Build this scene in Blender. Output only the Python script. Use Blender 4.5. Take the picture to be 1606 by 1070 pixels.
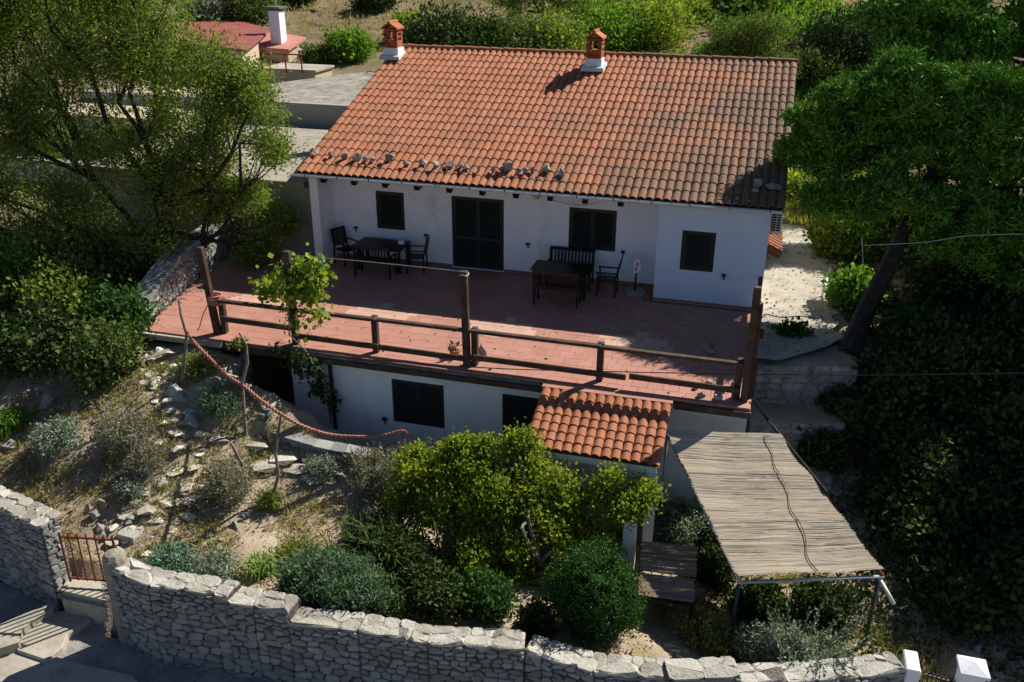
import bpy, math, random
import numpy as np
from mathutils import Vector, Matrix
R = math.radians
random.seed(7); rng = np.random.default_rng(7)
for o in list(bpy.data.objects): bpy.data.objects.remove(o)
S = bpy.context.scene
COL = S.collection

# ------------------------------------------------------------ camera, world, sun, exposure
CAM = np.array([2.6324, -23.2810, 8.6918]); PITCH, YAW, ROLL, FPX = 0.4201275, -0.2729852, 0.0058565, 1419.405
cp, sp = math.cos(PITCH), math.sin(PITCH)
_F = np.array([math.sin(YAW)*cp, math.cos(YAW)*cp, -sp])
_R = np.array([math.cos(YAW), -math.sin(YAW), 0.0]); _U = np.cross(_R, _F)
_R2 = math.cos(ROLL)*_R + math.sin(ROLL)*_U; _U2 = -math.sin(ROLL)*_R + math.cos(ROLL)*_U
cd = bpy.data.cameras.new('camera'); cam = bpy.data.objects.new('camera', cd); COL.objects.link(cam)
m = Matrix(((_R2[0], _U2[0], -_F[0], CAM[0]), (_R2[1], _U2[1], -_F[1], CAM[1]), (_R2[2], _U2[2], -_F[2], CAM[2]), (0, 0, 0, 1)))
cam.matrix_world = m
cd.sensor_width = 36; cd.lens = FPX/1606*36; cd.clip_end = 2000; cd.clip_start = 0.1
S.camera = cam
W = bpy.data.worlds.new("World"); S.world = W; W.use_nodes = True
wn = W.node_tree; bg = wn.nodes['Background']
sky = wn.nodes.new('ShaderNodeTexSky'); sky.sky_type = 'NISHITA'; sky.sun_disc = False
sky.sun_elevation = R(42); sky.sun_rotation = R(37.7); sky.air_density = 0.75; sky.dust_density = 0.15; sky.ozone_density = 2.2
wn.links.new(sky.outputs[0], bg.inputs[0]); bg.inputs[1].default_value = 0.05
sl = bpy.data.lights.new('sun', 'SUN'); sl.energy = 5.0; sl.angle = R(0.53); sl.color = (1.0, 0.93, 0.82)
sun = bpy.data.objects.new('sun', sl); COL.objects.link(sun)
sun.rotation_euler = Vector((-0.68, -0.88, -1.0)).to_track_quat('-Z', 'Y').to_euler()
sun.location = (20, 26, 30)
S.view_settings.view_transform = 'Standard'; S.view_settings.look = 'None'
S.view_settings.gamma = 1; S.view_settings.use_curve_mapping = False
S.view_settings.exposure = 0.60
S.render.engine = 'CYCLES'

def ray(u, v):
    return _F + _R2*(u-803)/FPX - _U2*(v-535)/FPX
def PZ(u, v, z=0.0):
    d = ray(u, v); return CAM + d*(z-CAM[2])/d[2]
def PY(u, v, y=0.0):
    d = ray(u, v); return CAM + d*(y-CAM[1])/d[1]

# ------------------------------------------------------------ materials
def lin(c): return tuple(c)+(1.0,)
def mat(name, c1, c2=None, c3=None, scale=6.0, rough=0.85, bump=0.0, bscale=None, metal=0.0, spec=0.3, island=0.0,
        coord='Object', detail=6.0, stretch=None, trans=0.0, lichen=None, pos=(0.3, 0.5, 0.7), hue=0.0):
    m = bpy.data.materials.new(name); m.use_nodes = True
    nt = m.node_tree; N = nt.nodes; L = nt.links; b = N['Principled BSDF']
    b.inputs['Roughness'].default_value = rough; b.inputs['Metallic'].default_value = metal
    b.inputs['Specular IOR Level'].default_value = spec
    if coord == 'World':
        g = N.new('ShaderNodeNewGeometry'); co = g.outputs['Position']
    else:
        g = N.new('ShaderNodeTexCoord'); co = g.outputs[coord]
    if stretch:
        mp = N.new('ShaderNodeMapping'); mp.inputs['Scale'].default_value = stretch; L.new(co, mp.inputs[0]); co = mp.outputs[0]
    if c2 is None: c2 = tuple(x*0.8 for x in c1)
    if c3 is None: c3 = c1
    nz = N.new('ShaderNodeTexNoise'); nz.inputs['Scale'].default_value = scale; nz.inputs['Detail'].default_value = detail
    nz.inputs['Roughness'].default_value = 0.65
    L.new(co, nz.inputs['Vector'])
    fac = nz.outputs['Fac']
    if island > 0:
        gi = N.new('ShaderNodeNewGeometry'); oi = N.new('ShaderNodeObjectInfo')
        ad = N.new('ShaderNodeMath'); ad.operation = 'ADD'; L.new(gi.outputs['Random Per Island'], ad.inputs[0]); L.new(oi.outputs['Random'], ad.inputs[1])
        fr = N.new('ShaderNodeMath'); fr.operation = 'FRACT'; L.new(ad.outputs[0], fr.inputs[0])
        mx = N.new('ShaderNodeMix'); mx.data_type = 'FLOAT'; mx.inputs[0].default_value = island
        L.new(fac, mx.inputs[2]); L.new(fr.outputs[0], mx.inputs[3]); fac = mx.outputs[0]
    rp = N.new('ShaderNodeValToRGB'); e = rp.color_ramp.elements
    e[0].position = pos[0]; e[0].color = lin(c2); e[1].position = pos[2]; e[1].color = lin(c3)
    k = e.new(pos[1]); k.color = lin(c1)
    L.new(fac, rp.inputs[0]); colr = rp.outputs[0]
    if lichen:   # (colour, noise scale, threshold, strength) broad patches of growth or dirt
        for (lc, ls, th, stg) in lichen:
            gp = N.new('ShaderNodeNewGeometry')
            n2 = N.new('ShaderNodeTexNoise'); n2.inputs['Scale'].default_value = ls; n2.inputs['Detail'].default_value = 8; n2.inputs['Roughness'].default_value = 0.7
            L.new(gp.outputs['Position'], n2.inputs['Vector'])
            mr = N.new('ShaderNodeMapRange'); mr.inputs[1].default_value = th; mr.inputs[2].default_value = th+0.1; mr.inputs[4].default_value = stg
            L.new(n2.outputs['Fac'], mr.inputs[0])
            mm = N.new('ShaderNodeMix'); mm.data_type = 'RGBA'; L.new(mr.outputs[0], mm.inputs[0]); L.new(colr, mm.inputs[6]); mm.inputs[7].default_value = lin(lc)
            colr = mm.outputs[2]
    L.new(colr, b.inputs['Base Color'])
    if bump > 0:
        nb = N.new('ShaderNodeTexNoise'); nb.inputs['Scale'].default_value = bscale or scale*3; nb.inputs['Detail'].default_value = 8
        L.new(co, nb.inputs['Vector'])
        bp = N.new('ShaderNodeBump'); bp.inputs['Strength'].default_value = bump; bp.inputs['Distance'].default_value = 0.03
        L.new(nb.outputs['Fac'], bp.inputs['Height']); L.new(bp.outputs[0], b.inputs['Normal'])
    if trans > 0:
        out = N['Material Output']; tr = N.new('ShaderNodeBsdfTranslucent'); ms = N.new('ShaderNodeMixShader')
        ms.inputs[0].default_value = trans
        hs = N.new('ShaderNodeMix'); hs.data_type = 'RGBA'; hs.blend_type = 'MULTIPLY'; hs.inputs[0].default_value = 1
        L.new(colr, hs.inputs[6]); hs.inputs[7].default_value = (1.3, 1.5, 0.5, 1)
        L.new(hs.outputs[2], tr.inputs[0]); L.new(b.outputs[0], ms.inputs[1]); L.new(tr.outputs[0], ms.inputs[2]); L.new(ms.outputs[0], out.inputs[0])
    return m

M = {}
def roof_material(name, dark):
    """terracotta with tile to tile differences; on the main roof lichen gathers on the right, lower part"""
    m = mat(name, (0.36, 0.138, 0.07), (0.295, 0.105, 0.054), (0.425, 0.18, 0.10), scale=3, island=0.38, rough=0.85, bump=0.25, bscale=60, coord='World', pos=(0.15, 0.5, 0.85))
    nt = m.node_tree; N = nt.nodes; L = nt.links; b = N['Principled BSDF']
    src = b.inputs['Base Color'].links[0].from_socket
    gp = N.new('ShaderNodeNewGeometry'); sx = N.new('ShaderNodeSeparateXYZ'); L.new(gp.outputs['Position'], sx.inputs[0])
    def patch(colr, scale, lo, hi, strength, gx=None, gy=None, grain=None):
        nonlocal src
        n = N.new('ShaderNodeTexNoise'); n.inputs['Scale'].default_value = scale; n.inputs['Detail'].default_value = 7; n.inputs['Roughness'].default_value = 0.68
        L.new(gp.outputs['Position'], n.inputs['Vector']); f = n.outputs['Fac']
        for ax, g in (('X', gx), ('Y', gy)):
            if g:
                r = N.new('ShaderNodeMapRange'); r.inputs[1].default_value = g[0]; r.inputs[2].default_value = g[1]; r.inputs[3].default_value = 0; r.inputs[4].default_value = g[2]
                L.new(sx.outputs[ax], r.inputs[0]); a = N.new('ShaderNodeMath'); a.operation = 'ADD'; L.new(f, a.inputs[0]); L.new(r.outputs[0], a.inputs[1]); f = a.outputs[0]
        r = N.new('ShaderNodeMapRange'); r.inputs[1].default_value = lo; r.inputs[2].default_value = hi; r.inputs[4].default_value = strength
        L.new(f, r.inputs[0])
        x = N.new('ShaderNodeMix'); x.data_type = 'RGBA'; L.new(r.outputs[0], x.inputs[0]); L.new(src, x.inputs[6]); x.inputs[7].default_value = lin(colr); src = x.outputs[2]
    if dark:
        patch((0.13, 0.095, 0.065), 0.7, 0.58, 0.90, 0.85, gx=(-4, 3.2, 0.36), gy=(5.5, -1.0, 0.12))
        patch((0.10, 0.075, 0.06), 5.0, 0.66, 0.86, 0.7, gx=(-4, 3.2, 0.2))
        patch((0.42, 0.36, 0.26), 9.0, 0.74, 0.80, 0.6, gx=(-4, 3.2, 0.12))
    patch((0.13, 0.085, 0.06), 2.2, 0.62, 0.80, 0.28)
    L.new(src, b.inputs['Base Color'])
    return m
M['tile'] = roof_material('terracotta_tile', True)
M['tile2'] = roof_material('newer_terracotta_tile', False)
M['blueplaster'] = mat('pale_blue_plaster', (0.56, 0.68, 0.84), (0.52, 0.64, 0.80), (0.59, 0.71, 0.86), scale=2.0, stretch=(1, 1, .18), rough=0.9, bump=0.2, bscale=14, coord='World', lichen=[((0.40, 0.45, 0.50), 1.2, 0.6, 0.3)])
M['plaster'] = mat('white_plaster', (0.83, 0.86, 0.91), (0.77, 0.80, 0.85), (0.86, 0.89, 0.93), scale=2.2, stretch=(1, 1, .18), rough=0.9, bump=0.2, bscale=14, coord='World', lichen=[((0.5, 0.48, 0.44), 0.9, 0.56, 0.4), ((0.42, 0.40, 0.36), 5, 0.64, 0.4)])
M['shutter'] = mat('dark_green_shutter', (0.018, 0.026, 0.022), (0.012, 0.018, 0.016), (0.024, 0.032, 0.028), scale=8, rough=0.5, bump=0.1)
M['dark'] = mat('dark_gap', (0.01, 0.01, 0.01), rough=0.9)
M['oldwood'] = mat('dark_stained_timber', (0.06, 0.035, 0.025), (0.035, 0.02, 0.015), (0.11, 0.075, 0.055), scale=5, rough=0.65, bump=0.4, bscale=30, stretch=(1, 1, 1), coord='World')
M['furn'] = mat('dark_furniture_wood', (0.013, 0.009, 0.008), (0.009, 0.007, 0.006), (0.02, 0.014, 0.012), scale=8, rough=0.45, bump=0.1)
M['floor'] = mat('red_terrace_tile', (0.41, 0.205, 0.158), (0.37, 0.175, 0.135), (0.45, 0.235, 0.185), scale=1.1, rough=0.55, bump=0.08, bscale=40, island=0.18, coord='World', lichen=[((0.30, 0.14, 0.10), 3.0, 0.56, 0.5)])
M['floorpale'] = mat('pale_terrace_tile', (0.52, 0.33, 0.26), (0.45, 0.28, 0.22), (0.58, 0.38, 0.30), scale=2, rough=0.55, bump=0.08, coord='World')
M['grout'] = mat('grout', (0.31, 0.15, 0.115), rough=0.9)
M['lane'] = mat('rough_grey_lane', (0.27, 0.265, 0.25), (0.20, 0.195, 0.185), (0.36, 0.35, 0.32), scale=1.8, rough=0.95, bump=0.8, bscale=22, coord='World', lichen=[((0.11, 0.11, 0.105), 9, 0.55, 0.8), ((0.42, 0.40, 0.35), 1.1, 0.55, 0.6), ((0.08, 0.08, 0.075), 2.6, 0.62, 0.7)])
M['concrete'] = mat('concrete', (0.33, 0.30, 0.25), (0.25, 0.23, 0.19), (0.40, 0.37, 0.32), scale=1.3, rough=0.9, bump=0.35, bscale=18, coord='World', lichen=[((0.19, 0.175, 0.145), 1.8, 0.53, 0.6), ((0.12, 0.11, 0.09), 6, 0.6, 0.6)])
M['pathconc'] = mat('pale_concrete_path', (0.40, 0.37, 0.305), (0.29, 0.27, 0.225), (0.47, 0.44, 0.375), scale=0.9, rough=0.9, bump=0.3, bscale=14, coord='World', lichen=[((0.24, 0.21, 0.16), 1.6, 0.52, 0.6), ((0.13, 0.115, 0.09), 6, 0.58, 0.75), ((0.50, 0.47, 0.40), 3, 0.62, 0.5)])
M['darkconc'] = mat('weathered_dark_concrete', (0.15, 0.14, 0.13), (0.08, 0.075, 0.07), (0.26, 0.25, 0.23), scale=4, rough=0.9, bump=0.4, coord='World')
M['greywall'] = mat('grey_render', (0.33, 0.31, 0.31), (0.29, 0.27, 0.27), (0.36, 0.34, 0.33), scale=1.0, rough=0.9, bump=0.15, coord='World')
M['stone'] = mat('pale_limestone', (0.235, 0.24, 0.24), (0.13, 0.132, 0.13), (0.35, 0.355, 0.35), scale=4, rough=0.9, bump=0.6, bscale=16, coord='World', island=0.45, pos=(0.15, 0.5, 0.85), lichen=[((0.18, 0.17, 0.145), 5, 0.58, 0.6), ((0.36, 0.26, 0.15), 2.5, 0.64, 0.5)])
M['capstone'] = mat('whitish_coping_mortar', (0.36, 0.345, 0.30), (0.23, 0.215, 0.18), (0.48, 0.465, 0.42), scale=3.5, rough=0.9, bump=0.7, bscale=20, coord='World', island=0.3, lichen=[((0.26, 0.23, 0.18), 3, 0.58, 0.6)])
M['mortar'] = mat('dirty_mortar', (0.075, 0.07, 0.06), (0.045, 0.04, 0.035), (0.13, 0.12, 0.105), scale=6, rough=0.95, bump=0.5, coord='World')
M['rock'] = mat('karst_rock', (0.30, 0.295, 0.275), (0.13, 0.13, 0.12), (0.46, 0.455, 0.43), scale=3, rough=0.95, bump=0.9, bscale=9, coord='World', lichen=[((0.12, 0.12, 0.10), 4, 0.56, 0.6)])
M['soil'] = mat('dry_garden_soil', (0.36, 0.285, 0.21), (0.22, 0.185, 0.13), (0.48, 0.42, 0.33), scale=0.9, rough=1.0, bump=0.8, bscale=22, coord='World', detail=12,
                lichen=[((0.25, 0.25, 0.10), 1.1, 0.52, 0.6), ((0.15, 0.15, 0.06), 4.5, 0.60, 0.6), ((0.42, 0.39, 0.32), 12, 0.62, 0.8)])
M['hill'] = mat('dry_hillside', (0.19, 0.135, 0.078), (0.09, 0.085, 0.04), (0.26, 0.20, 0.13), scale=0.22, rough=1.0, bump=0.8, bscale=4, coord='World', detail=12,
                lichen=[((0.09, 0.12, 0.035), 0.9, 0.53, 0.8), ((0.36, 0.33, 0.28), 4, 0.63, 0.8)])
M['gutter'] = mat('zinc_gutter', (0.58, 0.64, 0.68), (0.50, 0.56, 0.60), rough=0.45, metal=0.0)
M['tube'] = mat('galvanised_tube', (0.40, 0.44, 0.48), (0.32, 0.35, 0.38), rough=0.4, metal=0.4)
M['greentube'] = mat('green_painted_tube', (0.025, 0.06, 0.045), (0.02, 0.045, 0.035), rough=0.5)
M['rusttube'] = mat('reddish_steel_tube', (0.26, 0.09, 0.06), (0.18, 0.06, 0.04), rough=0.6)
M['rust'] = mat('rusty_red_iron', (0.17, 0.045, 0.028), (0.10, 0.03, 0.02), rough=0.7, bump=0.2)
M['reed'] = mat('dry_reed', (0.48, 0.41, 0.31), (0.32, 0.27, 0.20), (0.62, 0.56, 0.45), scale=2, rough=0.8, island=0.7, coord='World', pos=(0.1, 0.5, 0.9))
M['reed2'] = mat('brown_willow_mat', (0.32, 0.22, 0.16), (0.20, 0.13, 0.09), (0.42, 0.31, 0.24), scale=2, rough=0.8, island=0.7, coord='World', pos=(0.1, 0.5, 0.9))
M['rope'] = mat('faded_red_rope', (0.42, 0.16, 0.13), (0.30, 0.10, 0.08), (0.52, 0.33, 0.28), scale=25, rough=0.95, bump=0.4)
M['cable'] = mat('black_cable', (0.012, 0.012, 0.012), rough=0.5)
M['whiteline'] = mat('white_cord', (0.6, 0.6, 0.58), rough=0.8)
M['metalwhite'] = mat('white_enamel', (0.70, 0.70, 0.68), (0.62, 0.62, 0.60), rough=0.4)
M['glassw'] = mat('frosted_lamp_glass', (0.55, 0.54, 0.48), rough=0.25)
M['black'] = mat('black_iron', (0.015, 0.015, 0.016), rough=0.5)
M['pink'] = mat('pink_enamel', (0.62, 0.22, 0.22), rough=0.5)
M['brick'] = mat('chimney_brick', (0.36, 0.10, 0.05), (0.24, 0.07, 0.035), (0.46, 0.15, 0.07), scale=4, rough=0.9, bump=0.3, island=0.5, coord='World')
M['redroof'] = mat('dull_red_flat_roof', (0.27, 0.075, 0.065), (0.20, 0.06, 0.05), (0.32, 0.10, 0.085), scale=1, rough=0.8, bump=0.2, coord='World')
M['salmon'] = mat('salmon_painted_roof', (0.55, 0.24, 0.20), (0.47, 0.20, 0.16), rough=0.8, coord='World')
M['cream'] = mat('cream_render', (0.50, 0.42, 0.31), (0.42, 0.35, 0.26), rough=0.9, bump=0.2, coord='World')
M['solar'] = mat('solar_glass', (0.02, 0.03, 0.07), (0.015, 0.02, 0.05), rough=0.2, spec=0.6)
M['tarp'] = mat('teal_tarpaulin', (0.02, 0.16, 0.17), (0.015, 0.10, 0.11), rough=0.6, bump=0.3)
M['bark'] = mat('dark_bark', (0.035, 0.028, 0.023), (0.02, 0.016, 0.013), (0.065, 0.054, 0.045), scale=6, rough=0.95, bump=0.9, bscale=14, coord='World')
M['palebark'] = mat('pale_grey_bark', (0.20, 0.175, 0.145), (0.12, 0.10, 0.08), (0.30, 0.27, 0.23), scale=6, rough=0.95, bump=0.7, bscale=14, coord='World')
M['terracotta'] = mat('terracotta_pot', (0.42, 0.16, 0.09), rough=0.8)
M['fieldroad'] = mat('pale_lane', (0.28, 0.265, 0.23), (0.16, 0.15, 0.13), (0.42, 0.39, 0.32), scale=2.4, rough=0.95, bump=0.8, coord='World', lichen=[((0.14, 0.13, 0.10), 3, 0.53, 0.7), ((0.46, 0.42, 0.33), 5, 0.58, 0.6)])
M['pathstone'] = mat('cream_path_stone', (0.54, 0.51, 0.43), (0.40, 0.38, 0.32), (0.66, 0.63, 0.55), scale=5, rough=0.9, bump=0.5, bscale=18, coord='World', island=.5, lichen=[((0.24, 0.22, 0.17), 4, 0.57, 0.6)])
def leafmat(name, a, b, c, tr=0.3, rough=0.75, isl=0.6, sc=1.5):
    M[name] = mat(name, a, b, c, scale=sc, rough=rough, island=isl, trans=tr, coord='World', pos=(0.15, 0.5, 0.85), spec=0.12)
leafmat('leaf_olive', (0.165, 0.23, 0.05), (0.08, 0.115, 0.03), (0.29, 0.34, 0.085), tr=0.38)
leafmat('leaf_pine', (0.09, 0.21, 0.028), (0.035, 0.085, 0.016), (0.21, 0.41, 0.055), tr=0.05)
leafmat('leaf_citrus', (0.19, 0.26, 0.04), (0.09, 0.15, 0.03), (0.42, 0.40, 0.05), tr=0.4)
leafmat('leaf_vine', (0.20, 0.30, 0.045), (0.10, 0.17, 0.03), (0.42, 0.40, 0.07), tr=0.4)
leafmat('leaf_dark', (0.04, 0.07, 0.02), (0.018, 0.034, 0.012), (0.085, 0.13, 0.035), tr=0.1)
leafmat('leaf_box', (0.032, 0.085, 0.018), (0.02, 0.05, 0.012), (0.065, 0.155, 0.03), tr=0.2)
leafmat('leaf_rosemary', (0.12, 0.20, 0.11), (0.07, 0.12, 0.065), (0.20, 0.27, 0.20), tr=0.2)
leafmat('leaf_lavender', (0.22, 0.215, 0.165), (0.13, 0.14, 0.09), (0.34, 0.32, 0.28), tr=0.2)
leafmat('leaf_silver', (0.21, 0.26, 0.21), (0.12, 0.16, 0.115), (0.34, 0.38, 0.33), tr=0.2)
leafmat('leaf_bluegreen', (0.14, 0.24, 0.17), (0.08, 0.14, 0.10), (0.22, 0.33, 0.25), tr=0.2)
leafmat('leaf_strap', (0.19, 0.30, 0.06), (0.10, 0.17, 0.04), (0.42, 0.46, 0.20), tr=0.35)
leafmat('leaf_grass', (0.19, 0.22, 0.06), (0.12, 0.15, 0.035), (0.38, 0.33, 0.14), tr=0.35)
leafmat('leaf_drygrass', (0.36, 0.29, 0.15), (0.22, 0.19, 0.085), (0.48, 0.41, 0.24), tr=0.3)
leafmat('leaf_bright', (0.12, 0.23, 0.035), (0.065, 0.135, 0.025), (0.22, 0.33, 0.06), tr=0.4)
leafmat('leaf_hill', (0.09, 0.14, 0.038), (0.05, 0.085, 0.025), (0.17, 0.21, 0.06), tr=0.25)
leafmat('litter', (0.24, 0.14, 0.08), (0.13, 0.085, 0.05), (0.42, 0.34, 0.22), tr=0.0, rough=0.9)

# ------------------------------------------------------------ object helpers
ORG = {}
def org(parent):
    v = np.zeros(3); p = parent
    while p is not None: v += np.array(p.location); p = p.parent
    return v
def make(name, mesh, material, parent=None, loc=None):
    o = bpy.data.objects.new(name, mesh); COL.objects.link(o)
    if material is not None and len(mesh.materials) == 0: mesh.materials.append(material)
    if parent is not None: o.parent = parent
    if loc is not None: o.location = loc
    return o
def tag(o, label=None, cat=None, group=None, kind=None):
    if label: o['label'] = label
    if cat: o['category'] = cat
    if group: o['group'] = group
    if kind: o['kind'] = kind
    return o
def thing(name, label, cat, loc, group=None):
    o = bpy.data.objects.new(name, None); COL.objects.link(o); o.location = [float(x) for x in loc]; o.empty_display_size = 0.2
    return tag(o, label, cat, group)
def copy_tree(o, parent=None):
    c = o.copy(); COL.objects.link(c); c.parent = parent
    for ch in list(o.children): copy_tree(ch, c)
    return c

class MB:
    def __init__(s): s.v = []; s.f = []
    def add(s, vs, fs):
        n = len(s.v); s.v.extend([tuple(float(a) for a in x) for x in vs]); s.f.extend([tuple(n+i for i in f) for f in fs])
    def hexa(s, b, t):
        """b, t: 4 bottom and 4 top corners, same order"""
        s.add(list(b)+list(t), [(3, 2, 1, 0), (4, 5, 6, 7), (0, 1, 5, 4), (1, 2, 6, 5), (2, 3, 7, 6), (3, 0, 4, 7)])
    def box(s, x0, x1, y0, y1, z0, z1):
        s.hexa([(x0, y0, z0), (x1, y0, z0), (x1, y1, z0), (x0, y1, z0)], [(x0, y0, z1), (x1, y0, z1), (x1, y1, z1), (x0, y1, z1)])
    def beam(s, a, b, w, h, up=(0, 0, 1)):
        a = np.array(a, float); b = np.array(b, float); d = b-a; d /= np.linalg.norm(d); u = np.array(up, float)
        r = np.cross(d, u); r /= np.linalg.norm(r)+1e-9; u = np.cross(r, d)
        q = lambda p: [p-r*w/2-u*h/2, p+r*w/2-u*h/2, p+r*w/2+u*h/2, p-r*w/2+u*h/2]
        s.hexa(q(a), q(b))
    def tube(s, pts, rad, n=6, caps=True):
        pts = [np.array(p, float) for p in pts]
        if not hasattr(rad, '__len__'): rad = [rad]*len(pts)
        vs = []; prev = None
        for i, p in enumerate(pts):
            d = pts[min(i+1, len(pts)-1)]-pts[max(i-1, 0)]; d /= np.linalg.norm(d)+1e-9
            ref = np.array([0, 0, 1.0]) if abs(d[2]) < 0.9 else np.array([1.0, 0, 0])
            a = np.cross(d, ref) if prev is None else prev-d*np.dot(prev, d)
            a /= np.linalg.norm(a)+1e-9; prev = a; c = np.cross(d, a)
            for k in range(n):
                t = 2*math.pi*k/n; vs.append(p+rad[i]*(math.cos(t)*a+math.sin(t)*c))
        fs = []
        for i in range(len(pts)-1):
            for k in range(n):
                k2 = (k+1) % n; fs.append((i*n+k, i*n+k2, (i+1)*n+k2, (i+1)*n+k))
        if caps: fs.append(tuple(range(n-1, -1, -1))); fs.append(tuple((len(pts)-1)*n+k for k in range(n)))
        s.add(vs, fs)
    def lathe(s, prof, c=(0, 0, 0), n=16):
        vs = []; fs = []
        for (r, z) in prof:
            for k in range(n):
                t = 2*math.pi*k/n; vs.append((c[0]+r*math.cos(t), c[1]+r*math.sin(t), c[2]+z))
        for i in range(len(prof)-1):
            for k in range(n):
                k2 = (k+1) % n; fs.append((i*n+k, i*n+k2, (i+1)*n+k2, (i+1)*n+k))
        fs.append(tuple(range(n-1, -1, -1))); fs.append(tuple((len(prof)-1)*n+k for k in range(n)))
        s.add(vs, fs)
    def mesh(s, name, o=(0, 0, 0), smooth=False):
        me = bpy.data.meshes.new(name); o = np.array(o, float)
        me.from_pydata([tuple(np.array(v)-o) for v in s.v], [], s.f); me.update()
        if smooth: me.polygons.foreach_set('use_smooth', [True]*len(me.polygons))
        return me
    def build(s, name, material, parent=None, smooth=False, kind=None, label=None, bevel=0.0):
        o = make(name, s.mesh(name, org(parent), smooth), material, parent)
        if bevel > 0:
            b = o.modifiers.new('bevel', 'BEVEL'); b.width = bevel; b.segments = 1
        if kind: o['kind'] = kind
        if label: o['label'] = label
        return o
    def solo(s, name, material, label, cat, group=None, smooth=False, at=None, kind=None):
        o3 = np.array(at if at is not None else np.array(s.v).mean(0), float)
        if at is None: o3[2] = np.array(s.v)[:, 2].min()
        o = make(name, s.mesh(name, o3, smooth), material, None, loc=[float(x) for x in o3])
        return tag(o, label, cat, group, kind)

def quads_mesh(name, V, material, parent=None, o=None, smooth=False):
    """V: (n,4,3) array of separate quads"""
    n = len(V); me = bpy.data.meshes.new(name)
    base = org(parent) if parent is not None else (np.zeros(3) if o is None else np.array(o, float))
    co = (V.reshape(-1, 3)-base).astype(np.float32)
    me.vertices.add(n*4); me.vertices.foreach_set('co', co.ravel())
    me.loops.add(n*4); me.loops.foreach_set('vertex_index', np.arange(n*4, dtype=np.int32))
    me.polygons.add(n); me.polygons.foreach_set('loop_start', np.arange(0, n*4, 4, dtype=np.int32))
    me.polygons.foreach_set('loop_total', np.full(n, 4, dtype=np.int32))
    me.update(calc_edges=True)
    me.materials.append(material)
    ob = make(name, me, None, parent)
    if parent is None and o is not None: ob.location = [float(x) for x in o]
    return ob

def unit(a): return a/(np.linalg.norm(a, axis=-1, keepdims=True)+1e-9)
def leaf_quads(P, D, length, width, g, droop=0.0, N=None):
    """rhombic leaves at P pointing along D"""
    n = len(P); D = unit(D); ref = unit(g.normal(size=(n, 3))) if N is None else unit(N+g.normal(size=(n, 3))*.38); Wd = unit(np.cross(D, ref))
    L = (length*g.uniform(0.45, 1.5, (n, 1))**1.0); w = L*(width/length)*0.5
    tip = P+D*L; tip[:, 2] -= droop*L[:, 0]
    mid = P+D*L*0.5
    return np.stack([P, mid+Wd*w, tip, mid-Wd*w], 1)
def blobs(ells, g, bias=0.45, gap=0.25, gs=1.6):
    """cluster centres in a set of ellipsoids (c, r, n)"""
    out = []; own = []
    for i, (c, r, n) in enumerate(ells):
        c = np.array(c, float); r = np.array(r, float)
        d = unit(g.normal(size=(n*2, 3))); u = g.uniform(0, 1, (n*2, 1))**bias
        wob = 1+0.22*np.sin(d[:, :1]*5+i)*np.sin(d[:, 1:2]*6+2*i)+0.16*np.sin(d[:, 2:3]*11+i*3)*np.sin(d[:, :1]*9)
        p = c+d*u*r*wob
        f = np.sin(p[:, 0]*gs*2.1+i)*np.sin(p[:, 1]*gs*2.3+1.3*i)*np.sin(p[:, 2]*gs*2.7+0.7*i)
        p = p[f > -gap][:n] if gap < 1 else p[:n]
        out.append(p); own.append(np.full(len(p), i))
    return np.concatenate(out), np.concatenate(own)
def puffs(ells, g, k=5, f=.62):
    """break each ellipsoid of a crown into several smaller foliage pads"""
    out = []
    for c, r, n in ells:
        r = np.array(r, float) if hasattr(r, '__len__') else np.array([r, r, r])
        for _ in range(k):
            d = unit(g.normal(size=3)); out.append((np.array(c)+d*r*.62, r*f*g.uniform(.75, 1.15), max(8, int(n/k))))
    return out
def crown(name, parent, ells, per, leaf, width, material, g, spread=0.16, up=0.4, droop=0.0, bias=0.45, gap=0.25, gs=1.6, flat=1.0):
    C, own = blobs(ells, g, bias, gap, gs)
    cen = np.array([e[0] for e in ells], float)[own]
    out = unit(C-cen)
    P = np.repeat(C, per, 0)+g.normal(size=(len(C)*per, 3))*spread*np.array([1, 1, flat])
    D = unit(g.normal(size=P.shape)*0.8+np.repeat(out, per, 0)*0.6+np.array([0, 0, up]))
    V = leaf_quads(P, D, leaf, width, g, droop, N=np.repeat(out, per, 0)+np.array([0, 0, .25]))
    return quads_mesh(name, V, material, parent), C, own
def smooth_curve(P, k=4):
    P = [np.array(p, float) for p in P]; out = []
    for i in range(len(P)-1):
        p0, p1, p2, p3 = P[max(i-1, 0)], P[i], P[i+1], P[min(i+2, len(P)-1)]
        for j in range(k):
            t = j/k; out.append(.5*((2*p1)+(-p0+p2)*t+(2*p0-5*p1+4*p2-p3)*t*t+(-p0+3*p1-3*p2+p3)*t**3))
    out.append(P[-1]); return out
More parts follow.
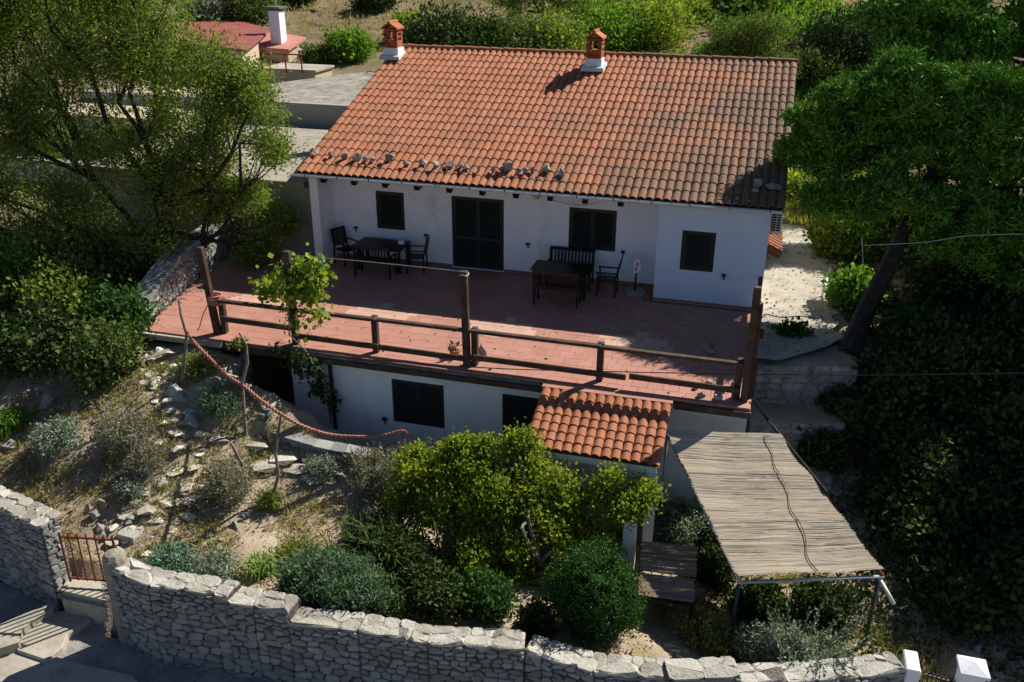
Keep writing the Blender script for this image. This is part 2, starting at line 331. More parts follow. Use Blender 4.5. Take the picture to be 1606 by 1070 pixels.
def branches(name, parent, material, ells, fork, base, r0, g, C=None, own=None, twigs=8, trunkpts=None, r1=None, lean=0.15, n=7):
    mb = MB(); base = np.array(base, float); fork = np.array(fork, float)
    if trunkpts is None:
        mid = (base+fork)/2+g.normal(size=3)*lean*0.3; trunkpts = [base, mid, fork]
    k = len(trunkpts); mb.tube(trunkpts, [r0*(1-0.4*i/(k-1)) for i in range(k)], n)
    r1 = r1 or r0*0.45
    Cc = np.array([e_[0] for e_ in ells], float); ng = max(2, int(round(len(ells)/3.2))); K = Cc[g.choice(len(Cc), ng, replace=False)]
    for _ in range(6):
        lab = np.argmin(((Cc[:, None]-K[None])**2).sum(-1), 1); K = np.array([Cc[lab == q].mean(0) if (lab == q).any() else K[q] for q in range(ng)])
    forks = []
    for q in range(ng):
        e = fork+(K[q]-fork)*g.uniform(.45, .6)+np.array([0, 0, g.uniform(-.3, .15)]); m_ = fork+(e-fork)*.5+g.normal(size=3)*lean*1.6
        mb.tube(smooth_curve([fork, m_, e]), np.linspace(r1*1.15, r1*.8, 9), 6); forks.append(e)
    for i, (c, r, _) in enumerate(ells):
        c = np.array(c, float); a = forks[lab[i]]
        m1 = a+(c-a)*0.35+g.normal(size=3)*lean*1.5+np.array([0, 0, -0.1]); m2 = a+(c-a)*0.7+g.normal(size=3)*lean*1.5
        mb.tube([a, m1, m2, c], [r1*.75, r1*0.6, r1*0.42, r1*0.25], 5)
        if C is not None:
            idx = np.where(own == i)[0]
            for j in g.choice(idx, min(twigs, len(idx)), replace=False):
                s = [m1, m2, c][g.integers(0, 3)]; e = C[j]; mm = (s+e)/2+g.normal(size=3)*0.12
                mb.tube([s, mm, e], [r1*0.28, r1*0.17, r1*0.06+0.003], 4, caps=False)
    return mb.build(name, material, parent)

# ------------------------------------------------------------ terrain
# front garden wall: (front edge px, back edge px, z) runs, left to right; each run is one height of the coping
WALLRUNS = [([(174, 893), (232, 918), (333, 931), (352, 937)], -1.30), ([(352, 944), (397, 950), (452, 961)], -1.42),
            ([(453, 978), (562, 989), (671, 1009), (822, 1018)], -1.62), ([(823, 1022), (850, 1030), (932, 1054), (1051, 1064)], -1.72),
            ([(1051, 1066), (1162, 1060)], -1.66), ([(1163, 1072), (1236, 1070), (1350, 1062), (1421, 1050)], -1.85)]
WT = 0.42
def wall_front():
    out = []
    for px, z in WALLRUNS: out.append([PZ(u, v, z) for u, v in px])
    return out
WF = wall_front()
wl = np.array([p[:2] for run in WF for p in run]); wl = wl[np.argsort(wl[:, 0])]
def wall_y(x):      # y of the wall's front face at x
    return np.interp(x, wl[:, 0], wl[:, 1])
ctrl = [(140, 925, -2.35), (200, 860, -2.2), (130, 890, -2.3), (250, 780, -1.75), (280, 700, -1.15), (250, 640, -.72), (265, 590, -.42), (240, 550, -0.3),
        (330, 555, -0.32), (400, 560, -0.35), (0, 680, -1.2), (60, 730, -1.45), (60, 780, -1.75), (100, 650, -0.9), (150, 560, -0.5), (0, 580, -0.6), (330, 620, -.62),
        (400, 690, -1.5), (340, 740, -1.75), (480, 750, -1.85), (550, 780, -1.95), (600, 800, -2.05), (560, 740, -1.8), (450, 710, -1.6), (395, 650, -.95),
        (500, 840, -2.1), (430, 900, -2.05), (300, 880, -2.1), (600, 900, -2.25), (700, 900, -2.4), (850, 900, -2.5), (1050, 990, -2.6), (1200, 1000, -2.75),
        (1350, 1000, -2.75), (1100, 800, -2.7), (900, 800, -2.65), (700, 780, -2.3), (1250, 660, -1.9), (1450, 700, -1.9), (1500, 900, -2.5), (1590, 1000, -2.7),
        (1590, 600, -0.9), (1420, 600, -0.6), (1450, 800, -2.2), (700, 960, -2.1), (560, 950, -2.0), (900, 990, -2.3), (1000, 1010, -2.2)]
G = [PZ(u, v, z) for u, v, z in ctrl]
G += [np.array(q, float) for q in [(3.2, -3.2, -0.05), (5, -2.6, -0.05), (4.8, 0, 0), (3.2, 3, 0), (5.6, 6, 0.05), (4, 9, 0.35), (3.5, 12, 0.7), (3.5, 17, 1.2), (9, 0, 0.1), (13, 5, 1.2),
      (12, -8, -2.6), (16, -3, -1.0), (9, 10, 0.8), (-5, 14, 1.8), (-12, 10, 2.05), (-16, 12, 2.2), (-20, 12, 2.3), (-5, 25, 3.6), (5, 25, 3.1), (15, 22, 3.2),
      (-22, 22, 2.9), (-14, -2, -0.1), (-16, 1, 0.3), (-20, -5, -0.3), (-24, -12, -0.8), (-15, -9, -1.0), (-18, -14, -1.8), (16, 35, 5.5), (0, 45, 7), (-25, 45, 6.5), (35, 10, 3.5),
      (30, -12, -2), (-45, 0, 2), (-45, 30, 5), (45, 45, 9), (-70, 90, 14), (0, 100, 16), (70, 100, 16), (0, 200, 38), (-150, 200, 38), (150, 200, 38),
      (-100, -100, -12), (100, -100, -12), (0, -100, -12), (0, -40, -5), (-30, -35, -5), (30, -35, -5), (8, -13, -2.7), (-12, -14, -2.6), (0, -14, -2.3), (300, 0, 8), (-300, 0, 8), (0, 330, 60)]]
G = np.array(G)
def _phi(d): return d
_D = np.linalg.norm(G[:, None, :2]-G[None, :, :2], axis=2)
_A = np.block([[_phi(_D)-0.05*np.eye(len(G)), np.ones((len(G), 1))], [np.ones((1, len(G))), np.zeros((1, 1))]])
_w = np.linalg.solve(_A, np.append(G[:, 2], 0))
def h(x, y):
    x = np.atleast_1d(np.asarray(x, float)); y = np.atleast_1d(np.asarray(y, float)); out = np.empty(x.shape)
    xf, yf = x.ravel(), y.ravel(); r = np.empty(len(xf))
    for i in range(0, len(xf), 20000):
        d = np.hypot(xf[i:i+20000, None]-G[None, :, 0], yf[i:i+20000, None]-G[None, :, 1]); r[i:i+20000] = _phi(d)@_w[:-1]+_w[-1]
    return r.reshape(x.shape)
def H(x, y): return float(h(x, y)[0])
def PG(u, v, it=12):           # pixel to the garden ground
    z = -1.5
    for _ in range(it):
        p = PZ(u, v, z); z = 0.5*z+0.5*H(p[0], p[1])
    return np.array([p[0], p[1], H(p[0], p[1])])
xs = np.concatenate([-np.geomspace(320, 15.2, 34), np.arange(-15, 10.01, 0.13), np.geomspace(10.2, 320, 36)])
ys = np.concatenate([-np.geomspace(110, 16.2, 22), np.arange(-16, -1.99, 0.13), np.arange(-1.6, 30, 0.45), np.geomspace(30.2, 400, 40)])
XX, YY = np.meshgrid(xs, ys)
ZZ = h(XX, YY)
near = (np.abs(XX) < 25) & (YY < 40)
ZZ += np.where(near, 0.045*np.sin(XX*3.1+1)*np.sin(YY*2.7)+0.03*np.sin(XX*7.3)*np.sin(YY*6.1+2)+0.018*np.sin(XX*15+YY*3)*np.sin(YY*17), 0.35*np.sin(XX*.21)*np.sin(YY*.17))
path_zone = (XX > 2.7) & (XX < 6) & (YY > -3.8) & (YY < 7.5)
ZZ = np.where(path_zone, np.minimum(ZZ, -0.03), ZZ)
# street side of the wall: cut down below the lane
sw = wall_y(XX)+0.25
ZZ = np.where((YY < sw) & (XX > -8.2) & (XX < 40), np.minimum(ZZ, -3.3), ZZ)
# under the house and terrace, and the sunken strip before the lower storey
ZZ = np.where((XX > -9.4) & (XX < 2.9) & (YY > -6.3) & (YY < 14.4), -2.72, ZZ)
ZZ = np.where((XX > -11.9) & (XX < -7.9) & (YY > -6.2) & (YY < -0.2), np.minimum(ZZ, -0.4), ZZ)
SUNK = (XX > -8.75) & (XX < -1.2) & (YY > np.interp(XX, [-8.8, -6.5, -1.2], [-7.05, -7.15, -7.7])) & (YY < -6.1)
ZZ = np.where(SUNK, -2.7, ZZ)
low = (XX > -1.3) & (XX < 3.4) & (YY > -7.9) & (YY < -6)
ZZ = np.where(low, np.minimum(ZZ, -2.66), ZZ)
# left of the gate: lane side is low as well
left_cut = (XX <= -8.2) & (XX > -40) & (YY < -12.0+0.0*XX)
ZZ = np.where(left_cut, np.minimum(ZZ, -3.3), ZZ)
me = bpy.data.meshes.new('ground'); ny, nx = XX.shape
idx = np.arange(nx*ny).reshape(ny, nx)
F = np.stack([idx[:-1, :-1], idx[:-1, 1:], idx[1:, 1:], idx[1:, :-1]], -1).reshape(-1, 4)
me.from_pydata(np.stack([XX, YY, ZZ], -1).reshape(-1, 3).tolist(), [], F.tolist()); me.update()
me.polygons.foreach_set('use_smooth', [True]*len(me.polygons))
me.materials.append(M['soil']); me.materials.append(M['hill'])
fc = me.polygons; mi = np.zeros(len(fc), dtype=np.int32); cy = np.array([p.center[1] for p in fc]); cx = np.array([p.center[0] for p in fc])
mi[(cy > 6) | (cx < -13.5) | (cy < -16)] = 1
me.polygons.foreach_set('material_index', mi)
ground = make('ground', me, None); ground['kind'] = 'structure'

def rockmesh(name, g, s=(1, 1, 1), flat=0.0, sub=1):
    """an irregular angular stone about 1 unit across"""
    n = 9 if sub == 1 else 14
    import bmesh
    bm = bmesh.new()
    for _ in range(n):
        p = unit(g.normal(size=3))*g.uniform(0.85, 1.1)*0.5
        bm.verts.new((p[0]*s[0], p[1]*s[1], p[2]*s[2]))
    r = bmesh.ops.convex_hull(bm, input=bm.verts)
    bmesh.ops.delete(bm, geom=[e for e in r['geom_interior'] if isinstance(e, bmesh.types.BMVert)], context='VERTS')
    me = bpy.data.meshes.new(name); bm.to_mesh(me); bm.free(); return me
ROCKS = [rockmesh('rock_shape', rng, sub=2) for _ in range(8)]
FLATR = [rockmesh('flat_rock_shape', rng, s=(1, 1, .35), sub=2) for _ in range(8)]
for q in ROCKS: q.materials.append(M['rock'])
for q in FLATR: q.materials.append(M['pathstone'])
def put_rock(name, loc, size, meshes, parent=None, rz=None, tilt=0.2, rnd=random):
    o = bpy.data.objects.new(name, rnd.choice(meshes)); COL.objects.link(o)
    if parent is not None:
        o.parent = parent; loc = np.array(loc)-org(parent)
    o.location = [float(a) for a in loc]; o.scale = size if hasattr(size, '__len__') else (size,)*3
    o.rotation_euler = (rnd.uniform(-tilt, tilt), rnd.uniform(-tilt, tilt), rnd.uniform(0, 6.28) if rz is None else rz)
    return o

# ------------------------------------------------------------ lane, steps
mb = MB(); n = 60
lane_x = np.linspace(-13, 12, n); vs = []; fs = []
for i, x in enumerate(lane_x):
    yb = wall_y(x)+0.05 if x > -8.3 else -12.2
    zb = np.interp(x, [-13, -8, -4, 2, 12], [-3.0, -2.95, -3.0, -3.1, -3.2])
    for k in range(8):
        t = k/7; vs.append((x, yb-t*5.5, zb-t*0.15+0.012*math.sin(x*4+k*2)))
for i in range(n-1):
    for k in range(7): fs.append((i*8+k+1, (i+1)*8+k+1, (i+1)*8+k, i*8+k))
mb.add(vs, fs); o = mb.build('road', M['lane']); o['kind'] = 'structure'
o = None
def slab_px(px, z, th):
    t = [PZ(u, v, z) for u, v in px]; b = [np.array([p[0], p[1], z-th]) for p in t]; mb = MB()
    n = len(t); mb.add(list(t)+b, [tuple(range(n-1, -1, -1)) if np.cross(t[1]-t[0], t[2]-t[0])[2] < 0 else tuple(range(n))]+[tuple(range(n, 2*n))]+[(i, (i+1) % n, n+(i+1) % n, n+i) for i in range(n)])
    return mb
st = thing('stone_steps', 'worn pale concrete steps striped by the shadow of the iron gate', 'steps', PZ(60, 1000, -2.9))
for px, z, th in [([(98, 925), (165, 940), (168, 915), (108, 906)], -2.38, 0.3), ([(96, 938), (166, 952), (166, 941), (98, 926)], -2.50, 0.5),
                  ([(34, 1000), (52, 980), (88, 955), (146, 970), (106, 994), (98, 1014), (72, 1036), (25, 1020)], -2.84, 0.35), ([(-20, 987), (3, 979), (80, 945), (84, 953), (52, 972), (33, 988), (30, 1006), (-20, 1022)], -2.70, 0.45)]:
    slab_px(px, z, th).build('step', M['pathconc'], st, bevel=0.02)
o = slab_px([(-90, 1100), (240, 1100), (205, 1062), (120, 1042), (10, 1010), (-60, 1005)], -2.90, 0.4).build('pavement', M['pathconc'], bevel=0.03); o['kind'] = 'structure'

# ------------------------------------------------------------ dry stone front wall
def voronoi_cells(L, Hh, w, hgt, g, coarse=None):
    """irregular stone outlines filling a strip L long and Hh high (stretched Voronoi cells in rough courses)"""
    pts = []; z = 0.0; r = 0
    while z < Hh-1e-4:
        k = hgt*g.uniform(.75, 1.3)*(coarse(z/Hh) if coarse else 1); k = min(k, Hh-z) if Hh-z > .03 else Hh-z
        ww = w*(k/hgt)**.6; n = max(1, int(round(L/ww*g.uniform(.85, 1.15)))); off = g.uniform(0, 1)
        for i in range(n): pts.append(((i+off*.8+.1+g.normal(0, .14))*L/n % L, z+k/2+g.normal(0, .09)*k))
        z += k; r += 1
    P = np.array(pts); asp = np.array([hgt/w*1.15, 1.0]); Q = P*asp; out = []
    for i in range(len(P)):
        poly = [np.array(c)*asp for c in ((0, 0), (L, 0), (L, Hh), (0, Hh))]
        dd = ((Q-Q[i])**2).sum(1); order = np.argsort(dd)[1:22]
        for j in order:
            m_ = (Q[i]+Q[j])/2; nn = Q[j]-Q[i]; new = []
            for a in range(len(poly)):
                A_, B_ = poly[a], poly[(a+1) % len(poly)]; da = (A_-m_)@nn; db = (B_-m_)@nn
                if da <= 0: new.append(A_)
                if (da < 0) != (db < 0): new.append(A_+(B_-A_)*da/(da-db))
            poly = new
            if len(poly) < 3: break
        if len(poly) >= 3: out.append(np.array([p/asp for p in poly]))
    return out
def round_poly(poly, gapw, g):
    """shrink and cut the corners of an outline"""
    c = poly.mean(0); n = len(poly); ring = []
    for a in range(n):
        A_, B_ = poly[a], poly[(a+1) % n]; l = np.linalg.norm(B_-A_)
        if l < .012: ring.append((A_+B_)/2); continue
        f = g.uniform(.12, .28); ring.append(A_+(B_-A_)*f+g.normal(0, .004, 2)); ring.append(B_-(B_-A_)*g.uniform(.12, .28)+g.normal(0, .004, 2))
    ring = np.array(ring); d = ring-c; l = np.linalg.norm(d, axis=1, keepdims=True)
    return c+d*np.maximum(1-gapw/np.maximum(l, .02), .6)
def stone_solid(ring, fn, depth, g, dome=.75):
    """ring: outline in strip coordinates; fn(u, v, out) maps to the world"""
    n = len(ring); c = ring.mean(0); tilt = g.normal(0, .12, 2); o_ = depth*g.uniform(.35, 1.0)
    vs = [fn(p[0], p[1], -.05) for p in ring]+[fn(p[0], p[1], o_*.55) for p in ring]
    vs += [fn(*(c+(p-c)*g.uniform(.74, .86)), o_+(p-c)@tilt) for p in ring]
    fs = []
    for i in range(n):
        j = (i+1) % n; fs += [(i, j, n+j, n+i), (n+i, n+j, 2*n+j, 2*n+i)]
    fs.append(tuple(2*n+i for i in range(n)))
    return vs, fs
def face_stones(P0, P1, ztop0, ztop1, zbot, g, hmin=.085, hmax=.19, wmin=.13, wmax=.38, depth=.05):
    """stones over a vertical face from P0 to P1 (xy)"""
    P0 = np.array(P0[:2]); P1 = np.array(P1[:2]); L = np.linalg.norm(P1-P0); d = (P1-P0)/L; nr = np.array([d[1], -d[0], 0]); Hh = max(ztop0, ztop1)-zbot
    def fn(s_, t_, o_):
        zt_ = ztop0+(ztop1-ztop0)*s_/L; f = 1-t_/Hh; xy = P0+d*s_; return np.array([xy[0], xy[1], zbot+(zt_-zbot)*f])+nr*o_
    res = []
    for poly in voronoi_cells(L, Hh, (wmin+wmax)*.42, (hmin+hmax)*.42, g, lambda q: .75+.9*q):
        ring = round_poly(poly, g.uniform(.006, .014), g)
        area = .5*abs(sum(ring[k][0]*ring[(k+1) % len(ring)][1]-ring[(k+1) % len(ring)][0]*ring[k][1] for k in range(len(ring))))
        if area < .0012: continue
        ring = ring[::-1]; vs, fs = stone_solid(ring, fn, depth, g); res.append((vs, [f[::-1] for f in fs], area))
    return res
def top_stones(P0, P1, z0, z1, q0, q1, g, w=.26, hgt=.2, depth=.035):
    """flat coping stones over the top of a wall between offsets q0 and q1 behind its face line"""
    P0 = np.array(P0[:2]); P1 = np.array(P1[:2]); L = np.linalg.norm(P1-P0); d = (P1-P0)/L; nr = np.array([d[1], -d[0]])
    def fn(s_, t_, o_): xy = P0+d*s_-nr*(q0+t_); return np.array([xy[0], xy[1], z0+(z1-z0)*s_/L+o_])
    res = []
    for poly in voronoi_cells(L, q1-q0, w, hgt, g):
        ring = round_poly(poly, g.uniform(.001, .005), g)
        if len(ring) < 3: continue
        vs, fs = stone_solid(ring, fn, depth, g); res.append((vs, fs, 0))
    return res
def seg_core(mb, A, B, nr, th, z0a, z1, z1b=None):
    z1b = z1 if z1b is None else z1b
    a = np.array([A[0], A[1]]); b = np.array([B[0], B[1]]); q = nr*th
    mb.hexa([(a[0], a[1], z0a), (b[0], b[1], z0a), (b[0]-q[0], b[1]-q[1], z0a), (a[0]-q[0], a[1]-q[1], z0a)],
            [(a[0], a[1], z1), (b[0], b[1], z1b), (b[0]-q[0], b[1]-q[1], z1b), (a[0]-q[0], a[1]-q[1], z1)])
def emit_pieces(pieces, name, material, parent, limit=300, key=None):
    pieces = sorted(pieces, key=key) if key else pieces
    for vs, fs, _ in pieces[:limit]:
        mb = MB(); mb.add(vs, fs); mb.build(name, material, parent)
    rest = pieces[limit:]
    if rest:
        mb = MB()
        for vs, fs, _ in rest: mb.add(vs, fs)
        mb.build(name+'work', material, parent, kind='stuff')
g = np.random.default_rng(11)
wall = thing('stone_wall', 'long pale dry stone wall with rough coping running along the lane below the garden', 'stone wall', (WF[2][0][0], WF[2][0][1], -3.0))
core = MB(); pieces = []; caps = []; cop = MB()
def coping_strip(mb, A, B, zt, g):
    """ragged mortar bed on top of the wall"""
    d = (B-A)[:2]; L = np.linalg.norm(d); d /= L; nr = np.array([d[1], -d[0]]); n = max(2, int(L/.07)); cols = 7; vs = []
    for i in range(n+1):
        e = A[:2]+d*L*i/n; ja, jb = g.normal(0, .014), g.normal(0, .02)
        for k in range(cols):
            t = k/(cols-1); q = e-nr*((-.035+ja)*(1-t)+(WT+.02+jb)*t); z = zt+g.normal(0, .006)-(.07 if k in (0, cols-1) else 0)
            if k in (0, cols-1): q = e-nr*((-.02+ja)*(1-t)+(WT+.0+jb)*t)
            vs.append((q[0], q[1], z))
    mb.add(vs, [(i*cols+k, (i+1)*cols+k, (i+1)*cols+k+1, i*cols+k+1) for i in range(n) for k in range(cols-1)])
for run, (px, zt) in zip(WF, WALLRUNS):
    for A, B in zip(run[:-1], run[1:]):
        d = (B-A)[:2]; L = np.linalg.norm(d); d /= L; nr = np.array([d[1], -d[0]])
        seg_core(core, A-np.append(nr, 0)*0.0, B-np.append(nr, 0)*0.0, nr, WT, -3.4, zt-0.03)
        pieces += face_stones(A, B, zt-0.03, zt-0.03, -3.08, g)
        caps += top_stones(A, B, zt+.004, zt+.004, -.02, WT+.0, g, .46, .3, .009); coping_strip(cop, A, B, zt, g)
    A, B = run[0], run[-1]
core.build('wall_core', M['mortar'], wall); cop.build('coping', M['capstone'], wall)
emit_pieces(caps, 'coping_stone', M['capstone'], wall)
emit_pieces(pieces, 'stone', M['stone'], wall, key=lambda p: abs(np.mean([v[0] for v in p[0]])+4)+(10 if np.mean([v[2] for v in p[0]]) < -2.75 and np.mean([v[0] for v in p[0]]) > -3 else 0))
# rounded head of the wall beside the gate
A = WF[0][0]; mb = MB()
for k in range(5): pass
head = MB(); c = A+np.array([-0.05, 0.17, 0])
head.lathe([(0.20, -1.8), (0.21, -0.02), (0.20, 0.12), (0.14, 0.21), (0.03, 0.25)], c, 9)
head.build('wall_end', M['capstone'], wall, smooth=False)
we = MB(); e = WF[-1][-1]; we.box(e[0]+0.0, e[0]+0.22, e[1]-0.02, e[1]+0.46, -3.3, e[2]+0.02); we.build('painted_wall_end', M['plaster'], wall, bevel=0.02, label='white painted end of the wall')

# left wall beside the gate, with its own stones
g = np.random.default_rng(12)
lw = thing('stone_wall', 'tall stone wall left of the red gate, its face in shade and top whitewashed', 'stone wall', PZ(60, 930, -2.5))
zt = -1.0; F0 = PZ(-110, 742, zt); F1 = PZ(62, 824, zt); B1 = PZ(89, 806, zt); B0 = PZ(-95, 722, zt)
mb = MB(); mb.hexa([(p[0], p[1], -3.3) for p in (F0, F1, B1, B0)], [(p[0], p[1], zt-0.04) for p in (F0, F1, B1, B0)]); mb.build('wall_core', M['mortar'], lw)
ps = face_stones(F0, F1, zt-0.03, zt-0.03, -3.0, g, .08, .17)+face_stones(F1, B1, zt-0.03, zt-0.03, -2.7, g, .08, .16, .1, .25)
emit_pieces(ps, 'stone', M['stone'], lw, key=lambda p: -p[2])
caps_ = top_stones(F0, F1, zt-.03, zt-.03, -.04, .46, g, .4, .3)
emit_pieces(caps_, 'coping_stone', M['capstone'], lw)

# iron gate
ga = PZ(111, 913, -2.33); gb = PZ(170, 917, -2.33); gb = ga+(gb-ga)/np.linalg.norm(gb-ga)*1.0
gt = thing('iron_gate', 'low rusty red iron bar gate standing between the two stone walls', 'gate', ga)
hh = 1.12; dz = lambda p, z: (p[0], p[1], p[2]+z)
mb = MB(); mb.beam(dz(ga, hh-0.09), dz(gb, hh-0.09), .035, .035); mb.build('top_rail', M['rust'], gt)
mb = MB(); mb.beam(dz(ga, 0.1), dz(gb, 0.1), .035, .035); mb.build('bottom_rail', M['rust'], gt)
for k in range(7):
    p = ga+(gb-ga)*k/6; mb = MB(); mb.tube([dz(p, 0.02 if k in (0,) else 0.06), dz(p, hh)], 0.016 if k not in (0, 6) else .024, 6); mb.build('bar', M['rust'], gt)

# right street gate: square white pillar and dark metal leaf
pc = PY(1531, 1030, -10.9)
pl = thing('gate_pillar', 'white square gate pillar with a low pyramid cap at the bottom right corner', 'pillar', (pc[0], pc[1], -3.0))
mb = MB(); mb.box(pc[0]-.17, pc[0]+.17, pc[1]-.17, pc[1]+.17, -3.2, -1.72); mb.build('shaft', M['plaster'], pl, bevel=.02)
mb = MB(); a = .21; q = [(pc[0]-a, pc[1]-a), (pc[0]+a, pc[1]-a), (pc[0]+a, pc[1]+a), (pc[0]-a, pc[1]+a)]
mb.add([(x, y, -1.717) for x, y in q]+[(x, y, -1.66) for x, y in q]+[(pc[0], pc[1], -1.56)], [(3, 2, 1, 0)]+[(i, (i+1) % 4, 4+(i+1) % 4, 4+i) for i in range(4)]+[(4+i, 4+(i+1) % 4, 8) for i in range(4)])
mb.build('cap', M['plaster'], pl)
gr = thing('street_gate', 'dark iron garden gate between the end of the wall and the white pillar', 'gate', (pc[0]-.9, pc[1], -3))
x0 = e[0]+.32; x1 = pc[0]-.2
for z in (-2.9, -2.05):
    mb = MB(); mb.beam((x0, e[1]+.2, z), (x1, pc[1], z), .03, .03); mb.build('rail', M['black'], gr)
for k in range(8):
    t = k/7; mb = MB(); p = np.array([x0+(x1-x0)*t, e[1]+.2+(pc[1]-e[1]-.2)*t]); mb.tube([(p[0], p[1], -2.95), (p[0], p[1], -1.98)], .01, 5); mb.build('bar', M['black'], gr)

# ------------------------------------------------------------ house
house = thing('house', 'white two storey house with long terracotta tiled roof and dark green shutters', 'house', (-3.3, 0, -2.7))
XL, XR, YA, XA = -9.28, 2.93, -0.92, 0.21          # left wall, right wall, front of side wings, left side of annex
EY, EZ, RY, RZ = -1.12, 2.74, 6.46, 5.28           # eave and ridge
RX0, RX1 = -9.81, 3.22
def wall_with_holes(mb, x0, x1, z0, z1, y, th, holes):
    """vertical wall facing -y with rectangular holes (x0,x1,z0,z1)"""
    xs_ = sorted(set([x0, x1]+[a for h_ in holes for a in h_[:2]])); zs_ = sorted(set([z0, z1]+[a for h_ in holes for a in h_[2:]]))
    for i in range(len(xs_)-1):
        for j in range(len(zs_)-1):
            cx_, cz_ = (xs_[i]+xs_[i+1])/2, (zs_[j]+zs_[j+1])/2
            if any(a < cx_ < b and c_ < cz_ < d_ for a, b, c_, d_ in holes): continue
            mb.add([(xs_[i], y, zs_[j]), (xs_[i+1], y, zs_[j]), (xs_[i+1], y, zs_[j+1]), (xs_[i], y, zs_[j+1])], [(0, 1, 2, 3)])
    for a, b, c_, d_ in holes:
        q = [(a, c_), (b, c_), (b, d_), (a, d_)]
        for i in range(4):
            (u0, w0), (u1, w1) = q[i], q[(i+1) % 4]
            mb.add([(u0, y, w0), (u1, y, w1), (u1, y+th, w1), (u0, y+th, w0)], [(3, 2, 1, 0)])
    mb.add([(x0, y, z0), (x0, y+th, z0), (x0, y+th, z1), (x0, y, z1)], [(3, 2, 1, 0)])
    mb.add([(x1, y, z0), (x1, y+th, z0), (x1, y+th, z1), (x1, y, z1)], [(0, 1, 2, 3)])
WIN1 = (-7.96, -7.09, .96, 2.07); DOOR = (-5.67, -4.14, 0.02, 2.1); WIN2 = (-2.30, -1.0, .90, 2.05); WIN3 = (.83, 1.67, .90, 1.95)
slope = (RZ-EZ)/(RY-EY)
zr = lambda y: EZ+slope*(y-EY)-0.10 if y <= RY else EZ+slope*(2*RY-EY-y)-0.10
mb = MB(); wall_with_holes(mb, XL+.002, XA, 0, zr(0)-.02, 0, .25, [WIN1, DOOR, WIN2]); mb.build('front_wall', M['plaster'], house)
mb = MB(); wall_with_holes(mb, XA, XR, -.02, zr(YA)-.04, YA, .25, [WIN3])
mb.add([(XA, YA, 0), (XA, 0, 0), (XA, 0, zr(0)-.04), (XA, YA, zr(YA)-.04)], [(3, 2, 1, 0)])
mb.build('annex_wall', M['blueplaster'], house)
mb = MB(); mb.box(XL-.25, XL, YA, .25, -.02, zr(YA)-.03); mb.build('wing_wall', M['plaster'], house)
for nm, x, s in (('left_wall', XL, 1), ('right_wall', XR, -1)):
    mb = MB(); ys_ = [YA if x > 0 else .26, RY, 13.8]
    lo = [(x, y, -.05) for y in ys_]; hi = [(x, y, zr(y)-.04) for y in ys_]; x2 = x+.25*s
    if x > 0: ys_[0] = YA+.25; lo[0] = (x, YA+.003, -2.7); hi[0] = (x, YA+.003, zr(YA)-.04)
    lo2 = [(x2, a[1], a[2]) for a in lo]; hi2 = [(x2, a[1], a[2]) for a in hi]
    for i in range(2): mb.add([lo[i], lo[i+1], hi[i+1], hi[i], lo2[i], lo2[i+1], hi2[i+1], hi2[i]], [(0, 1, 2, 3), (7, 6, 5, 4), (3, 2, 6, 7), (0, 3, 7, 4), (1, 5, 6, 2)])
    mb.build('gable_wall', M['plaster'], house)
mb = MB(); mb.box(XL, XR, 13.6, 13.85, -.05, zr(13.8)); mb.build('back_wall', M['plaster'], house)
# shutters and doors
def shutter_leafs(name, x0, x1, z0, z1, y, parent, leaves, slats=True, door=False):
    w = thing(name, None, None, (0, 0, 0)); COL.objects.unlink(w); bpy.data.objects.remove(w)
    fr = MB(); t = .06
    for a in ((x0, x0+t, z0, z1), (x1-t, x1, z0, z1), (x0+t, x1-t, z1-t, z1), (x0+t, x1-t, z0, z0+t)): fr.box(a[0], a[1], y, y+.09, a[2], a[3])
    f = fr.build(name, M['shutter'], parent)
    xs_ = np.linspace(x0+t, x1-t, leaves+1)
    for k in range(leaves):
        lf = MB(); a, b = xs_[k]+.004, xs_[k+1]-.004; r = .05; yy = y+.02
        for q in ((a, a+r, z0+t, z1-t), (b-r, b, z0+t, z1-t), (a+r, b-r, z1-t-r, z1-t), (a+r, b-r, z0+t, z0+t+r)): lf.box(q[0], q[1], yy, yy+.05, q[2], q[3])
        zz0, zz1 = z0+t+r, z1-t-r
        if door: lf.box(a+r, b-r, yy+.003, yy+.047, (zz0+zz1)*.42-.04, (zz0+zz1)*.42+.04)
        n_ = int((zz1-zz0)/.055)
        for i in range(n_):
            zc = zz0+(i+.5)*(zz1-zz0)/n_
            lf.hexa([(a+r, yy+.005, zc-.024), (b-r, yy+.005, zc-.024), (b-r, yy+.04, zc+.006), (a+r, yy+.04, zc+.006)], [(a+r, yy+.005, zc-.014), (b-r, yy+.005, zc-.014), (b-r, yy+.04, zc+.018), (a+r, yy+.04, zc+.018)])
        lf.build('shutter' if not door else 'door_leaf', M['shutter'], f)
    bk = MB(); bk.box(x0+.01, x1-.01, y+.12, y+.14, z0+.01, z1-.01); bk.build('pane', M['dark'], f)
    return f
shutter_leafs('window', *WIN1, .03, house, 1); shutter_leafs('door', *DOOR, .04, house, 2, door=True)
shutter_leafs('window', *WIN2, .03, house, 2); shutter_leafs('window', *WIN3, YA+.03, house, 1)
